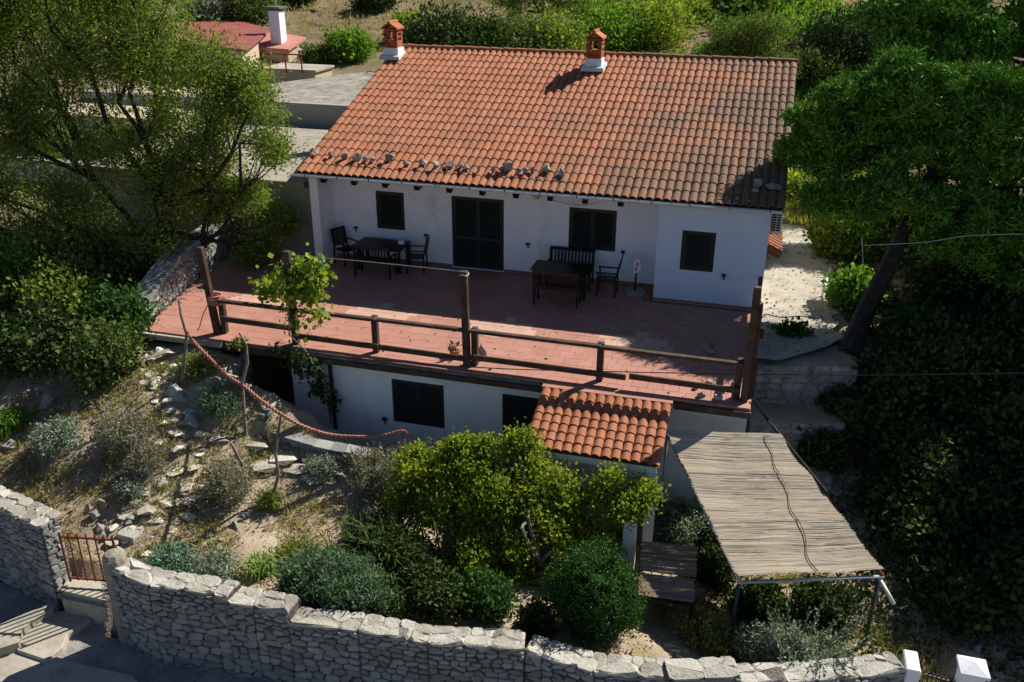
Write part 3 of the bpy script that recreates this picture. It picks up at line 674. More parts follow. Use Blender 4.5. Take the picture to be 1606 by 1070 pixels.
# lower storey
LY = -6.15; LOW = (-5.03, -3.76, -1.68, -.56); LDOOR = (-2.38, -1.45, -2.68, -.56)
mb = MB(); wall_with_holes(mb, -7.05, XR-.04, -2.75, -.24, LY, .25, [LOW, LDOOR]); mb.build('lower_wall', M['plaster'], house)
mb = MB(); mb.box(XR-.29, XR-.04, LY+.26, YA, -2.75, -.24); mb.build('lower_side_wall', M['plaster'], house)
mb = MB(); mb.add([(-7.6, -6.1, -2.7), (-7.05, LY+.01, -2.7), (-7.05, LY+.01, -.24), (-7.6, -6.1, -.24), (-7.6, -3, -2.7), (-7.6, -3, -.24)], [(0, 1, 2, 3), (4, 0, 3, 5)]); mb.build('lower_corner_wall', M['plaster'], house)
shutter_leafs('window', *LOW, LY+.03, house, 2); shutter_leafs('door', *LDOOR, LY+.04, house, 1, door=True)
# terrace slab
TX0, TXF, TY = -11.9, -11.35, -6.42
mb = MB()
ring = [(TXF, TY), (XR, TY), (XR, .02), (-12.3, .02), (-12.05, -3.4)]
mb.add([(x, y, -.2) for x, y in ring]+[(x, y, -.035) for x, y in ring], [(4, 3, 2, 1, 0), (5, 6, 7, 8, 9)]+[(i, (i+1) % 5, 5+(i+1) % 5, 5+i) for i in range(5)])
mb.build('terrace_slab', M['darkconc'], house)
mb = MB(); mb.box(-9.1, -1.40, TY-.02, TY+.1, -.235, -.045); mb.build('fascia', M['darkconc'], house)
mb = MB(); mb.beam((-9.0, TY-.055, -.16), (-1.42, TY-.055, -.16), .06, .12); mb.build('edge_beam', M['oldwood'], house)
mb = MB(); mb.box(1.4, XR+.02, TY-.07, TY-.003, -.2, -.06); mb.build('edge_beam', M['oldwood'], house)
mb = MB(); mb.box(-11.3, -9.15, TY-.12, TY+.05, -.16, -.03); mb.build('edge_kerb', M['pathconc'], house)
mb = MB(); mb.box(-1.38, 1.38, TY-.16, TY-.003, -.12, -.02); mb.build('edge_step', M['floor'], house)
# terrace tiles: floor is its own structure with each tile a piece
terr = bpy.data.objects.new('terrace', None); COL.objects.link(terr); terr['kind'] = 'structure'; terr.location = (-4, -3, 0)
gmb = MB(); gmb.add([(x, y, -.028) for x, y in ring], [(0, 1, 2, 3, 4)]); gmb.build('grout_bed', M['grout'], terr)
ts = 0.33; cells = []
def lx(y): return np.interp(y, [TY, -3.4, .02], [TXF, -12.05, -12.3])
j = 0; y = TY
while y < -0.03:
    y1 = min(y+ts, -.02); x = XR-.01-(0.0 if j % 2 == 0 else 0.16)
    if j % 2: cells.append((XR-.17, XR-.005, y, y1))
    while x > lx(y)+.05:
        x0 = max(x-ts*1.0, lx(y)+.01)
        if not (x > XA and y1 > YA+.02 and x0 > XA-.3): cells.append((x0, x, y, y1))
        x = x0
    y = y1; j += 1
g = np.random.default_rng(5)
def pale(cx_, cy_):      # diamonds of paler tiles laid in a row across the floor
    return any(abs(cx_-dx)/1.05+abs(cy_+3.75)/.62 < 1 for dx in (-9.6, -6.3, -3.05, .25)) and True
cells.sort(key=lambda c: c[2])
tilemb = MB(); tilemb.box(0, 1, 0, 1, -.03, 0); tm = {}
for k, (a, b, c_, d_) in enumerate(cells):
    key = 'floorpale' if pale((a+b)/2, (c_+d_)/2) else 'floor'; zz = g.uniform(-.0025, .0025)
    if k < 300:
        if key not in tm:
            tm[key] = tilemb.mesh('floor_tile'); tm[key].materials.append(M[key])
        o = bpy.data.objects.new('floor_tile', tm[key]); COL.objects.link(o); o.parent = terr
        o.location = (a+.004+4, c_+.004+3, zz); o.scale = (b-a-.008, d_-c_-.008, 1)
    else:
        tm.setdefault('r'+key, MB()).box(a+.004, b-.004, c_+.004, d_-.004, -.03, zz)
for key in ('floor', 'floorpale'):
    if 'r'+key in tm: tm['r'+key].build('floor_tiling', M[key], terr, kind='stuff')

# roof: battens board, tiles
E_ = np.array([0, EY, EZ]); sd = np.array([0, RY-EY, RZ-EZ]); SL = np.linalg.norm(sd); sd /= SL; sn = np.array([0, -sd[2], sd[1]])
mb = MB()
q0 = [(RX0+.04, EY+.06, EZ-.12), (RX1-.04, EY+.06, EZ-.12), (RX1-.04, RY, RZ-.12), (RX0+.04, RY, RZ-.12)]
mb.hexa(q0, [(a, b, c_+.08) for a, b, c_ in q0]); mb.build('roof_deck', M['oldwood'], house)
mb = MB(); q0 = [(RX0+.04, RY, RZ-.12), (RX1-.04, RY, RZ-.12), (RX1-.04, 14.0, EZ-.1), (RX0+.04, 14.0, EZ-.1)]
mb.hexa(q0, [(a, b, c_+.09) for a, b, c_ in q0]); mb.build('back_roof', M['tile'], house)
def tile_mesh(w, L, lift=.022, rad=.06):
    """pan and roll clay tile lying along +y, overlapping the one below"""
    n_ = 10; prof = [(w*(k/n_), .006+rad*math.sin(math.pi*k/n_)**.8) for k in range(n_+1)]
    vs = []; m_ = len(prof)
    for (y_, dz_) in ((0, lift), (L*1.08, 0)):
        for (px_, pz_) in prof: vs.append((px_, y_, pz_+dz_))
    for (px_, pz_) in prof: vs.append((px_, .0, pz_+lift-.020))
    for (px_, pz_) in prof: vs.append((px_, .05, pz_+lift-.022))
    fs = [(i, i+1, m_+i+1, m_+i) for i in range(m_-1)]+[(2*m_+i, 2*m_+i+1, i+1, i) for i in range(m_-1)]+[(3*m_+i, 3*m_+i+1, 2*m_+i+1, 2*m_+i) for i in range(m_-1)]
    return vs, fs
def lay_tiles(x0, x1, cols, rows, P0, sdir, snrm, SLn, parent, key, g, limit=300, mir=False):
    w = (x1-x0)/cols; ex = SLn/rows; vs, fs = tile_mesh(w, ex, rad=w*.30)
    mb = MB(); mb.add(vs, fs); me = mb.mesh('roof_tile'); me.materials.append(M[key])
    Rm = Matrix(((1, 0, 0), (0, sdir[1], snrm[1]), (0, sdir[2], snrm[2]))).to_quaternion()
    cnt = 0; rest = MB(); o3 = org(parent)
    for r in range(rows):
        for c_ in range(cols):
            p = np.array([x0+c_*w, 0, 0])+P0+sdir*(r*ex+g.normal(0, .007))+snrm*g.uniform(0, .006); yaw = g.normal(0, .012)
            if cnt < limit:
                o = bpy.data.objects.new('roof_tile', me); COL.objects.link(o); o.parent = parent
                o.location = [float(a) for a in p-o3]; o.rotation_mode = 'QUATERNION'
                from mathutils import Quaternion
                o.rotation_quaternion = Rm @ Quaternion((0, 0, 1), yaw)
            else:
                cy_, sy_ = math.cos(yaw), math.sin(yaw)
                rest.add([p+np.array([1, 0, 0])*(a*cy_-b*sy_)+sdir*(a*sy_+b*cy_)+snrm*cc for a, b, cc in vs], fs)
            cnt += 1
    if rest.v: rest.build('roof_tiling', M[key], parent, kind='stuff')
g = np.random.default_rng(21)
lay_tiles(RX0, RX1, 62, 18, E_+np.array([0, 0, -.03]), sd, sn, SL, house, 'tile', g)
# ridge caps
capv, capf = [], []
for k in range(8):
    t = math.pi*k/7
    for (x_, r_) in ((0, .115), (.46, .10)): capv.append((x_, -math.cos(t)*r_, math.sin(t)*r_*.95))
capf = [(2*k, 2*k+2, 2*k+3, 2*k+1) for k in range(7)]
capf += [tuple(2*k for k in range(7, -1, -1))]
cm = MB(); cm.add(capv, capf); cme = cm.mesh('ridge_tile'); cme.materials.append(M['tile'])
n_ = 31
for k in range(n_):
    o = bpy.data.objects.new('ridge_tile', cme); COL.objects.link(o); o.parent = house
    o.location = (RX1-.42-(k)*.42+3.3, RY, RZ-.0+2.7+random.uniform(-.006, .006)); o.rotation_euler = (0, random.uniform(-.02, .02)+.03, 0)
# verge mortar
for x in (RX0+.01, RX1-.06):
    mb = MB(); mb.hexa([(x, EY+.02, EZ-.10), (x+.05, EY+.02, EZ-.10), (x+.05, RY, RZ-.10), (x, RY, RZ-.10)], [(x, EY+.02, EZ-.0), (x+.05, EY+.02, EZ-.0), (x+.05, RY, RZ+.0), (x, RY, RZ+.0)]); mb.build('verge', M['darkconc'], house)
# gutter
mb = MB(); vs = []; n_ = 7
for (x) in (RX0-.12, RX1-.05):
    for k in range(n_): t = math.pi+math.pi*k/(n_-1); vs.append((x, EY-.06+.065*math.cos(t), EZ-.05+.065*math.sin(t)))
    for k in range(n_): t = 2*math.pi-math.pi*k/(n_-1); vs.append((x, EY-.06+.058*math.cos(t), EZ-.046+.058*math.sin(t)))
m_ = 2*n_
mb.add(vs, [(i, (i+1) % m_, m_+(i+1) % m_, m_+i) for i in range(m_)]+[tuple(range(m_-1, -1, -1)), tuple(range(m_, 2*m_))]); gut = mb.build('gutter', M['gutter'], house)
for k in range(14):
    x = RX0+.35+k*.95; mb = MB(); mb.beam((x, EY-.13, EZ-.02), (x, EY+.03, EZ+.03), .02, .008); mb.beam((x, EY-.13, EZ-.02), (x, EY-.14, EZ-.09), .02, .008, (0, 1, 0)); mb.build('gutter_bracket', M['black'], gut)
# rafters, annex lintel beam
for k in range(11):
    x = -9.05+k*.92
    if x > XA-.1: break
    mb = MB(); mb.hexa([(x-.07, EY+.12, zr(EY)-.19), (x+.07, EY+.12, zr(EY)-.19), (x+.06, .1, zr(.1)-.17), (x-.06, .1, zr(.1)-.17)], [(x-.06, EY+.02, zr(EY)-.025), (x+.06, EY+.02, zr(EY)-.025), (x+.06, .1, zr(.1)-.02), (x-.06, .1, zr(.1)-.02)]); mb.build('rafter_end', M['furn'], house)
mb = MB(); mb.box(XA+.25, XR-.5, YA-.05, YA-.003, zr(YA)-.2, zr(YA)-.08); mb.build('eave_strip', M['gutter'], house)
# base plinth
mb = MB(); mb.box(XL+.01, DOOR[0]-.02, -.03, -.003, 0.002, .09); mb.build('skirting', M['grout'], house)
mb = MB(); mb.box(DOOR[1]+.02, XA-.003, -.03, -.003, 0.002, .09); mb.build('skirting', M['grout'], house)
mb = MB(); mb.box(XA+.003, XR-.05, YA-.025, YA-.003, 0.002, .07); mb.build('skirting', M['grout'], house)

# chimneys: parts of the house, standing in the roof
def chimney(x, y, side):
    zb = EZ+slope*(y-EY); w, d = .235, .24
    mb = MB(); mb.box(x-w-.02, x+w+.02, y-d-.02, y+d+.02, zb-.3, zb+.30); c = mb.build('chimney', M['plaster'], house, bevel=.01)
    mb = MB(); mb.hexa([(x-w-.12, y-d-.2, zb-.06), (x+w+.12, y-d-.2, zb-.06), (x+w+.12, y+d, zb+.09), (x-w-.12, y+d, zb+.09)], [(x-w-.1, y-d-.18, zb+.05), (x+w+.1, y-d-.18, zb+.05), (x+w+.1, y+d, zb+.16), (x-w-.1, y+d, zb+.16)]); mb.build('flashing', M['gutter'], c)
    z = zb+.30; g = np.random.default_rng(3)
    for r in range(8):      # brick courses; the middle ones leave a smoke opening
        hb = .075; z0 = z+r*hb; z1 = z0+hb-.007
        solid = r < 3 or r > 6
        off = .1 if r % 2 else 0
        for (ya_, yb_) in ((y-d, y-d+.1), (y+d-.1, y+d)):
            if solid:
                xs_ = [x-w, x-w+.14+off, x+w-.14+off*.5, x+w]
                for a, b in zip(xs_[:-1], xs_[1:]): q = MB(); q.box(a+.003, b-.003, ya_, yb_, z0, z1); q.build('brick', M['brick'], c)
            else:
                for a, b in ((x-w, x-w+.11), (x+w-.11, x+w)): q = MB(); q.box(a, b, ya_, yb_, z0, z1); q.build('brick', M['brick'], c)
        for xa_ in ((x-w, x-w+.1), (x+w-.1, x+w)):
            if r % 2 == 0 or solid: q = MB(); q.box(xa_[0], xa_[1], y-d+.104, y+d-.104, z0, z1); q.build('brick', M['brick'], c)
    zt_ = z+8*.075
    for s in (-1, 1):       # little pitched tile roof
        q = MB(); q.hexa([(x+s*(w+.05), y-d-.08, zt_-.03), (x+s*(w+.05), y+d+.08, zt_-.03), (x+s*.003, y+d+.08, zt_+.15), (x+s*.003, y-d-.08, zt_+.15)], [(x+s*(w+.05), y-d-.08, zt_+.02), (x+s*(w+.05), y+d+.08, zt_+.02), (x+s*.003, y+d+.08, zt_+.2), (x+s*.003, y-d-.08, zt_+.2)]); q.build('cap_tile', M['brick'], c)
    q = MB(); q.tube([(x, y-d-.1, zt_+.19), (x, y+d+.1, zt_+.19)], .055, 7); q.build('cap_ridge', M['brick'], c)
chimney(-2.82, 5.55, 0); chimney(-9.62, 5.75, 1)

# wall lamps (round, under the eaves and on the lower wall), small dark wall fittings
for px, y0, lab in [((656, 292), 0, None), ((841, 307), 0, None), ((650, 583), LY, None)]:
    p = PY(*px, y0-.02); mb = MB()
    mb.lathe([(.10, 0), (.105, .03)], (0, 0, 0), 14); vs = [(a, -c_, b) for a, b, c_ in mb.v]; q = MB(); q.add([np.array(v)+[p[0], y0-.002, p[2]] for v in vs], mb.f)
    l = q.build('wall_lamp', M['black'], house)
    mb = MB(); mb.lathe([(.095, 0), (.09, .04), (.06, .075), (.015, .09)], (0, 0, 0), 14); q = MB(); q.add([(v[0]+p[0], -v[2]+y0-.034, v[1]+p[2]) for v in mb.v], mb.f); q.build('lamp_shade', M['glassw'], l, smooth=True)
for px, y0 in [((558, 357), 0), ((668, 369), 0), ((828, 383), 0), ((977, 395), 0), ((1135, 432), YA), ((603, 657), LY)]:
    p = PY(*px, y0-.03); q = MB(); q.box(p[0]-.05, p[0]+.05, y0-.07, y0-.002, p[2]-.03, p[2]+.03); q.beam((p[0], y0-.04, p[2]-.03), (p[0]+.01, y0-.05, p[2]-.12), .025, .025); q.build('wall_fitting', M['black'], house)
# drain pipe on the lower wall
p = PY(517, 570, LY-.05); q = PY(527, 676, LY-.05); mb = MB(); mb.tube([(p[0], LY-.06, -.24), (p[0]+.02, LY-.06, -1.5), (q[0], LY-.06, -2.68)], .045, 8); mb.build('drain_pipe', M['black'], house)

# roof of the small canopy in front of the lower door (its own thing: tiles, beam, pillars)
aw = thing('tiled_porch', 'small porch roof of bright terracotta tiles projecting below the terrace edge', 'porch', (0, -7.4, -2.65))
a0 = np.array([0, -8.15, -.60]); a1 = np.array([0, TY-.18, -.085]); ad = a1-a0; AL = np.linalg.norm(ad); ad /= AL; an = np.array([0, -ad[2], ad[1]])
g = np.random.default_rng(31)
lay_tiles(-1.36, 1.36, 14, 7, a0, ad, an, AL, aw, 'tile2', g)
mb = MB(); q0 = [(-1.32, -8.08, -.68), (1.32, -8.08, -.68), (1.32, TY-.19, -.19), (-1.32, TY-.19, -.19)]; mb.hexa(q0, [(a, b, c_+.07) for a, b, c_ in q0]); mb.build('deck', M['oldwood'], aw)
mb = MB(); mb.box(-1.3, 1.3, -8.05, -7.93, -.84, -.70); mb.build('beam', M['plaster'], aw)
for x in (-1.2, 1.22):
    mb = MB(); mb.box(x-.1, x+.1, -8.09, -7.89, -2.7, -.844); mb.build('post', M['plaster'], aw, bevel=.015)

# side canopy with tiles on the right wall, air conditioner
sc_ = thing('side_canopy', 'little canopy of orange tiles over a door on the right gable wall', 'canopy', (XR+.3, .5, 1.5))
for k in range(9):
    y = -.45+k*.235; mb = MB(); c0 = np.array([XR+.02, y, 1.54]); c1 = np.array([XR+.36, y, 1.38]); mb.tube([c0, c1], [.07, .08], 8); mb.build('roof_tile', M['tile2'], sc_)
mb = MB(); mb.hexa([(XR+.002, -.53, 1.42), (XR+.34, -.53, 1.27), (XR+.34, 1.5, 1.27), (XR+.002, 1.5, 1.42)], [(XR+.002, -.53, 1.48), (XR+.34, -.53, 1.33), (XR+.34, 1.5, 1.33), (XR+.002, 1.5, 1.48)]); mb.build('deck', M['tile2'], sc_)
acp = (XR+.04, -.35, 2.05)
ac = thing('air_conditioner', 'white air conditioner unit with dark louvres fixed high on the right gable wall', 'air conditioner', acp)
mb = MB(); mb.box(XR+.02, XR+.29, -.75, .05, 2.03, 2.58); mb.build('casing', M['metalwhite'], ac, bevel=.015)
for k in range(7):
    for j2 in range(2):
        mb = MB(); mb.box(XR+.045+j2*.11, XR+.135+j2*.11, -.77, -.753, 2.08+k*.065, 2.12+k*.065); mb.build('louvre', M['black'], ac)
for y_ in (-.7, -.1): mb = MB(); mb.box(XR+.002, XR+.3, y_, y_+.05, 1.98, 2.026); mb.build('bracket', M['metalwhite'], ac)

# ------------------------------------------------------------ terrace railing
rl = thing('terrace_railing', 'dark timber post and rail fence along the open edge of the red terrace', 'railing', (-3.3, -6.1, 0))
RYY = -6.1
tall = [(-9.48, -.17, 2.14), (-7.4, -.02, 2.26), (-3.21, -.04, 2.21), (2.78, 0, 2.5)]
for x, dx, zt_ in tall:
    mb = MB(); mb.beam((x, RYY, 0), (x+dx, RYY, zt_), .15, .15, (0, 1, 0)); mb.build('tall_post', M['oldwood'], rl, bevel=.015)
for x in (-9.33, -5.42, -3.05, -.25, 2.62):
    mb = MB(); mb.box(x-.07, x+.07, RYY+.02, RYY+.16, 0, .90); mb.build('short_post', M['oldwood'], rl, bevel=.015)
for (a, b, z) in ((-9.33, -5.3, .86), (-5.3, -.2, .86), (-.2, 2.7, .84)):
    mb = MB(); mb.beam((a, RYY-.02, z), (b-.02, RYY-.02, z-.01), .13, .07); mb.build('top_rail', M['oldwood'], rl, bevel=.01)
for (a, b, z) in ((-9.3, -7.45, .42), (-7.35, -5.3, .22), (-5.3, -3.25, .2), (-3.1, .35, .24), (.4, 2.7, .26)):
    mb = MB(); mb.beam((a, RYY-.05, z), (b-.02, RYY-.05, z-.02), .06, .13); mb.build('lower_rail', M['oldwood'], rl, bevel=.01)
mb = MB(); mb.beam((2.86, -5.9, 0), (2.86, -5.9, 2.1), .14, .14, (0, 1, 0)); mb.build('tall_post', M['oldwood'], rl, bevel=.015)
for yy in (-4.2, -2.9):
    mb = MB(); mb.box(2.79, 2.93, yy-.07, yy+.07, 0, 1.0); mb.build('short_post', M['oldwood'], rl, bevel=.015)
mb = MB(); mb.beam((2.86, -5.8, .9), (2.86, -1.0, .9), .1, .08); mb.build('top_rail', M['oldwood'], rl); mb = MB(); mb.beam((2.86, -5.8, .4), (2.86, -1.0, .4), .06, .12); mb.build('lower_rail', M['oldwood'], rl)

# ------------------------------------------------------------ reed canopy
rc = thing('reed_canopy', 'large pale reed mat canopy on a metal tube frame at the lower right', 'canopy', (3.2, -8.5, -2.7))
cA, cB, cC, cD = PZ(1047, 678, -.40), PZ(1222, 685, -.40), PZ(1381, 898, -1.16), PZ(1160, 907, -1.16)
g = np.random.default_rng(41)
def cpt(s, t):
    p = (cA*(1-s)+cB*s)*(1-t)+(cD*(1-s)+cC*s)*t
    sag = -.085*abs(math.sin(math.pi*t*3.0))*(0.6+.4*math.sin(s*3))+.012*math.sin(s*9+t*5); return p+np.array([0, 0, sag+.05])
mb = MB(); nr_ = 560
for i in range(nr_):
    t = (i+.5)/nr_; s = -.012+g.normal(0, .006); jz = g.uniform(0, .012)
    while s < 1.0:
        e = min(s+g.uniform(.18, .6), 1.012+g.normal(0, .006)); w = g.uniform(.0048, .0072); jt = g.normal(0, .0008)
        k = 3; pts = [cpt(s+(e-s)*q/(k-1), t+jt+g.normal(0, .0004))+np.array([0, 0, jz]) for q in range(k)]
        mb.tube(pts, w, 3, caps=False); s = e+g.uniform(-.002, .012)
mb.build('reed_mat', M['reed'], rc, kind='stuff')
dn = np.array([0, 0, -.06])
mb = MB(); mb.tube([cA+dn, cD+dn+(cD-cA)*.005], .03, 8); mb.build('side_tube', M['tube'], rc, smooth=True)
mb = MB(); mb.tube([cB+dn+np.array([.05, 0, 0]), cC+dn+np.array([.05, 0, 0])], .03, 8); mb.build('side_tube', M['rusttube'], rc, smooth=True)
off = (cC-cB)*.02
mb = MB(); mb.tube([cD+dn*1.5+(cD-cC)*.01, cC+dn*1.5+(cC-cD)*.03], .03, 8); mb.build('front_tube', M['tube'], rc, smooth=True)
for t in (.0, .333, .667):
    mb = MB(); mb.tube([cpt(0, t)+dn*1.6, cpt(1, t)+dn*1.6], .022, 6); mb.build('cross_tube', M['tube'], rc, smooth=True)
mb = MB(); mb.tube([cC+dn*2+(cB-cC)*.0, cC+dn*2+(cC-cB)*.13+np.array([0, 0, -.1])], .032, 8); mb.build('end_tube', M['metalwhite'], rc, smooth=True)
for c_, k in ((cD, 'greentube'), (cC, 'greentube')):
    mb = MB(); gz = H(c_[0], c_[1]); mb.tube([(c_[0]-.02, c_[1], gz-.1), (c_[0], c_[1]+.02, c_[2]-.1)], .032, 8); mb.build('post', M[k], rc, smooth=True)
mb = MB(); mb.tube([cA+dn, (cA[0], cA[1]+.0, -2.7)], .03, 6); mb.build('post', M['tube'], rc, smooth=True)
mb = MB(); mb.tube([cpt(.86, .02)+[0, 0, .045]]+[cpt(.84-.3*q/24+.02*math.sin(q*.8), .06+.94*q/24)+[0, 0, .042] for q in range(25)], .009, 5)
mb.solo('cord', M['cable'], 'thin dark cord lying lengthwise over the pale reed mat canopy', 'cord')
mb = MB(); p0 = PY(1180, 625, -6.1); mb.tube([p0, PZ(1205, 660, -.5), cB+np.array([.05, 0, 0]), cB*.55+cC*.45+np.array([.1, 0, .02])], .035, 7)
mb.solo('canopy_strut', M['bark'], 'grey tube running down from the terrace corner post to the reed canopy', 'tube')

# reed topped table under the trees
tb = thing('garden_table', 'low garden table with two brown willow mat panels beside the round clipped bush', 'table', (1.75, -9.6, H(1.75, -9.6)))
tz = H(1.75, -9.6)+.72
t0, t1, t2, t3 = PZ(1006, 850, tz), PZ(1094, 858, tz), PZ(1088, 946, tz-.02), PZ(1001, 934, tz-.02)
g = np.random.default_rng(42)
for (a, b) in ((0, .56), (.60, 1)):
    mb = MB(); n_ = int(90*(b-a))
    for i in range(n_):
        t = a+(b-a)*(i+.5)/n_; A_ = t0*(1-t)+t3*t; B_ = t1*(1-t)+t2*t; B_ = B_+(B_-A_)*g.uniform(-.02, .02); A_ = A_-(B_-A_)*g.uniform(-.02, .02); z_ = np.array([0, 0, g.uniform(0, .012)])
        mid = (A_+B_)/2+np.array([0, 0, g.normal(0, .006)]); mb.tube([A_+z_, mid+z_, B_+z_], g.uniform(.009, .012), 3)
    mb.build('mat_panel', M['reed2'], tb, kind='stuff')
for q in (t0, t1, t2, t3):
    mb = MB(); c_ = (t0+t1+t2+t3)/4; f_ = q+(c_-q)*.12; mb.beam((f_[0], f_[1], tz-.76), (q[0]+(c_[0]-q[0])*.03, q[1]+(c_[1]-q[1])*.03, tz-.03), .04, .04, (0, 1, 0)); mb.build('leg', M['furn'], tb)
for a, b in ((t0, t1), (t1, t2), (t2, t3), (t3, t0)):
    mb = MB(); mb.beam(a-[0, 0, .04], b-[0, 0, .04], .04, .05); mb.build('frame_bar', M['furn'], tb)

# white corner post by the steps to the lower door
wp = PG(1000, 905); mb = MB(); q0 = PY(984, 850, wp[1]); q1 = PY(1004, 792, wp[1]+.2)
wp = np.array([.95, -8.75, -2.6])
mb.hexa([(wp[0]-.13, wp[1]-.13, -2.7), (wp[0]+.13, wp[1]-.13, -2.7), (wp[0]+.13, wp[1]+.13, -2.7), (wp[0]-.13, wp[1]+.13, -2.7)], [(wp[0]-.11, wp[1]-.11, -1.35), (wp[0]+.11, wp[1]-.11, -1.35), (wp[0]+.11, wp[1]+.11, -1.35), (wp[0]-.11, wp[1]+.11, -1.35)])
mb.solo('garden_pillar', M['plaster'], 'short white plastered pillar between the yellowish tree and the willow mat table', 'pillar')

# ------------------------------------------------------------ furniture on the terrace
def chair(label, loc, rz, group=None):
    c = thing('garden_chair', label, 'chair', loc, group); c.rotation_euler = (0, 0, rz)
    def part(mb, name):
        o = make(name, mb.mesh(name), M['furn'], c); return o
    mb = MB(); [mb.box(-.24, .24, -.24+i*.08, -.24+i*.08+.065, .42, .445) for i in range(6)]; part(mb, 'seat')
    mb = MB(); mb.beam((-.22, .25, .45), (-.22, .36, .98), .04, .04, (0, 1, 0)); mb.beam((.22, .25, .45), (.22, .36, .98), .04, .04, (0, 1, 0)); mb.beam((-.24, .36, .97), (.24, .36, .97), .03, .06)
    for i in range(7): x = -.17+i*.057; mb.beam((x, .27, .5), (x, .355, .95), .04, .015, (0, 1, 0))
    part(mb, 'backrest')
    for x in (-.24, .24):
        for y, z in ((-.22, .64), (.26, .46)): mb = MB(); mb.box(x-.02, x+.02, y-.02, y+.02, 0, z); part(mb, 'leg')
        mb = MB(); mb.beam((x, -.26, .66), (x, .3, .66), .05, .03); part(mb, 'armrest')
    return c
def table(label, loc, rz, L, Wd, hgt=.74):
    c = thing('garden_table', label, 'table', loc); c.rotation_euler = (0, 0, rz); n_ = 7
    for i in range(n_):
        mb = MB(); y = -Wd/2+i*Wd/n_; mb.box(-L/2, L/2, y, y+Wd/n_-.01, hgt-.03, hgt); make('slat', mb.mesh('slat'), M['furn'], c)
    mb = MB(); mb.box(-L/2+.06, L/2-.06, -Wd/2+.05, Wd/2-.05, hgt-.11, hgt-.034); make('apron', mb.mesh('apron'), M['furn'], c)
    for x in (-1, 1):
        for y in (-1, 1): mb = MB(); mb.box(x*(L/2-.1)-.035, x*(L/2-.1)+.035, y*(Wd/2-.08)-.035, y*(Wd/2-.08)+.035, 0, hgt-.112); make('leg', mb.mesh('leg'), M['furn'], c)
    return c
def bench(label, loc, rz, L):
    c = thing('garden_bench', label, 'bench', loc); c.rotation_euler = (0, 0, rz)
    for i in range(5): mb = MB(); y = -.22+i*.09; mb.box(-L/2, L/2, y, y+.075, .42, .445); make('slat', mb.mesh('slat'), M['furn'], c)
    mb = MB(); mb.beam((-L/2, .30, .9), (L/2, .30, .9), .035, .08); mb.beam((-L/2, .25, .5), (L/2, .25, .5), .035, .06)
    n_ = int(L/.09)
    for i in range(n_): x = -L/2+.05+i*(L-.1)/(n_-1); mb.beam((x, .25, .5), (x, .30, .87), .05, .015, (0, 1, 0))
    make('backrest', mb.mesh('backrest'), M['furn'], c)
    for x in (-L/2+.03, L/2-.03):
        mb = MB(); mb.beam((x, -.2, .62), (x, .28, .62), .05, .03); make('armrest', mb.mesh('armrest'), M['furn'], c)
        for y, z in ((-.2, .6), (.24, .92)): mb = MB(); mb.box(x-.025, x+.025, y-.025, y+.025, 0, z); make('leg', mb.mesh('leg'), M['furn'], c)
    return c
table('dark wooden table against the white wall under the single shutter window', (-7.55, -.62, 0), 0, 1.45, .8)
bench('dark bench on the near side of the table under the single shutter window', (-7.5, -1.25, 0), R(180), 1.1)
chair('dark slatted chair standing left of the table under the single shutter window', (-8.72, -.55, 0), R(62))
chair('dark slatted chair at the right end of the table left of the door', (-6.55, -.6, 0), R(-80))
mb = MB(); mb.lathe([(.05, 0), (.09, .03), (.10, .09), (.085, .11)], (-6.98, -.6, .743), 12); mb.solo('bowl', M['plaster'], 'small white bowl on the right end of the table left of the door', 'bowl', smooth=True)
bench('dark wooden bench against the wall below the double shutter window', (-2.15, -.40, 0), 0, 1.25)
table('dark wooden table between two benches below the double shutter window', (-2.2, -1.15, 0), 0, 1.55, .8)
b2 = bench('dark wooden bench on the near side of the table, its back to the camera', (-2.15, -1.85, 0), R(180), 1.2)
chair('dark slatted armchair at the right end of the table below the double shutter window', (-1.05, -.85, 0), R(-88))
ps = thing('parasol_stand', 'round concrete parasol base with a dark stub pole carrying a pink and white oval board', 'parasol stand', (-.32, -.62, 0))
mb = MB(); mb.lathe([(.30, 0), (.31, .05), (.27, .09), (.06, .10)], (-.32, -.62, 0), 20); mb.build('base', M['concrete'], ps, smooth=True)
mb = MB(); mb.tube([(-.32, -.62, .1), (-.30, -.60, .88)], .028, 8); mb.build('pole', M['black'], ps)
mb = MB(); mb.lathe([(.10, 0), (.105, .008), (.10, .02)], (0, 0, 0), 16); q = MB(); q.add([(-.295+v[0], -.63-v[2], .78+v[1]*1.9) for v in mb.v], mb.f); q.build('oval_board', M['plaster'], ps)
mb = MB(); mb.lathe([(.045, 0), (.04, .004)], (0, 0, 0), 10); q = MB(); q.add([(-.285+v[0], -.652-v[2], .84+v[1]*1.5) for v in mb.v], mb.f); q.add([(-.312+v[0]*.7, -.653-v[2], .71+v[1]*1.6) for v in mb.v], mb.f); q.build('pink_figure', M['pink'], ps)
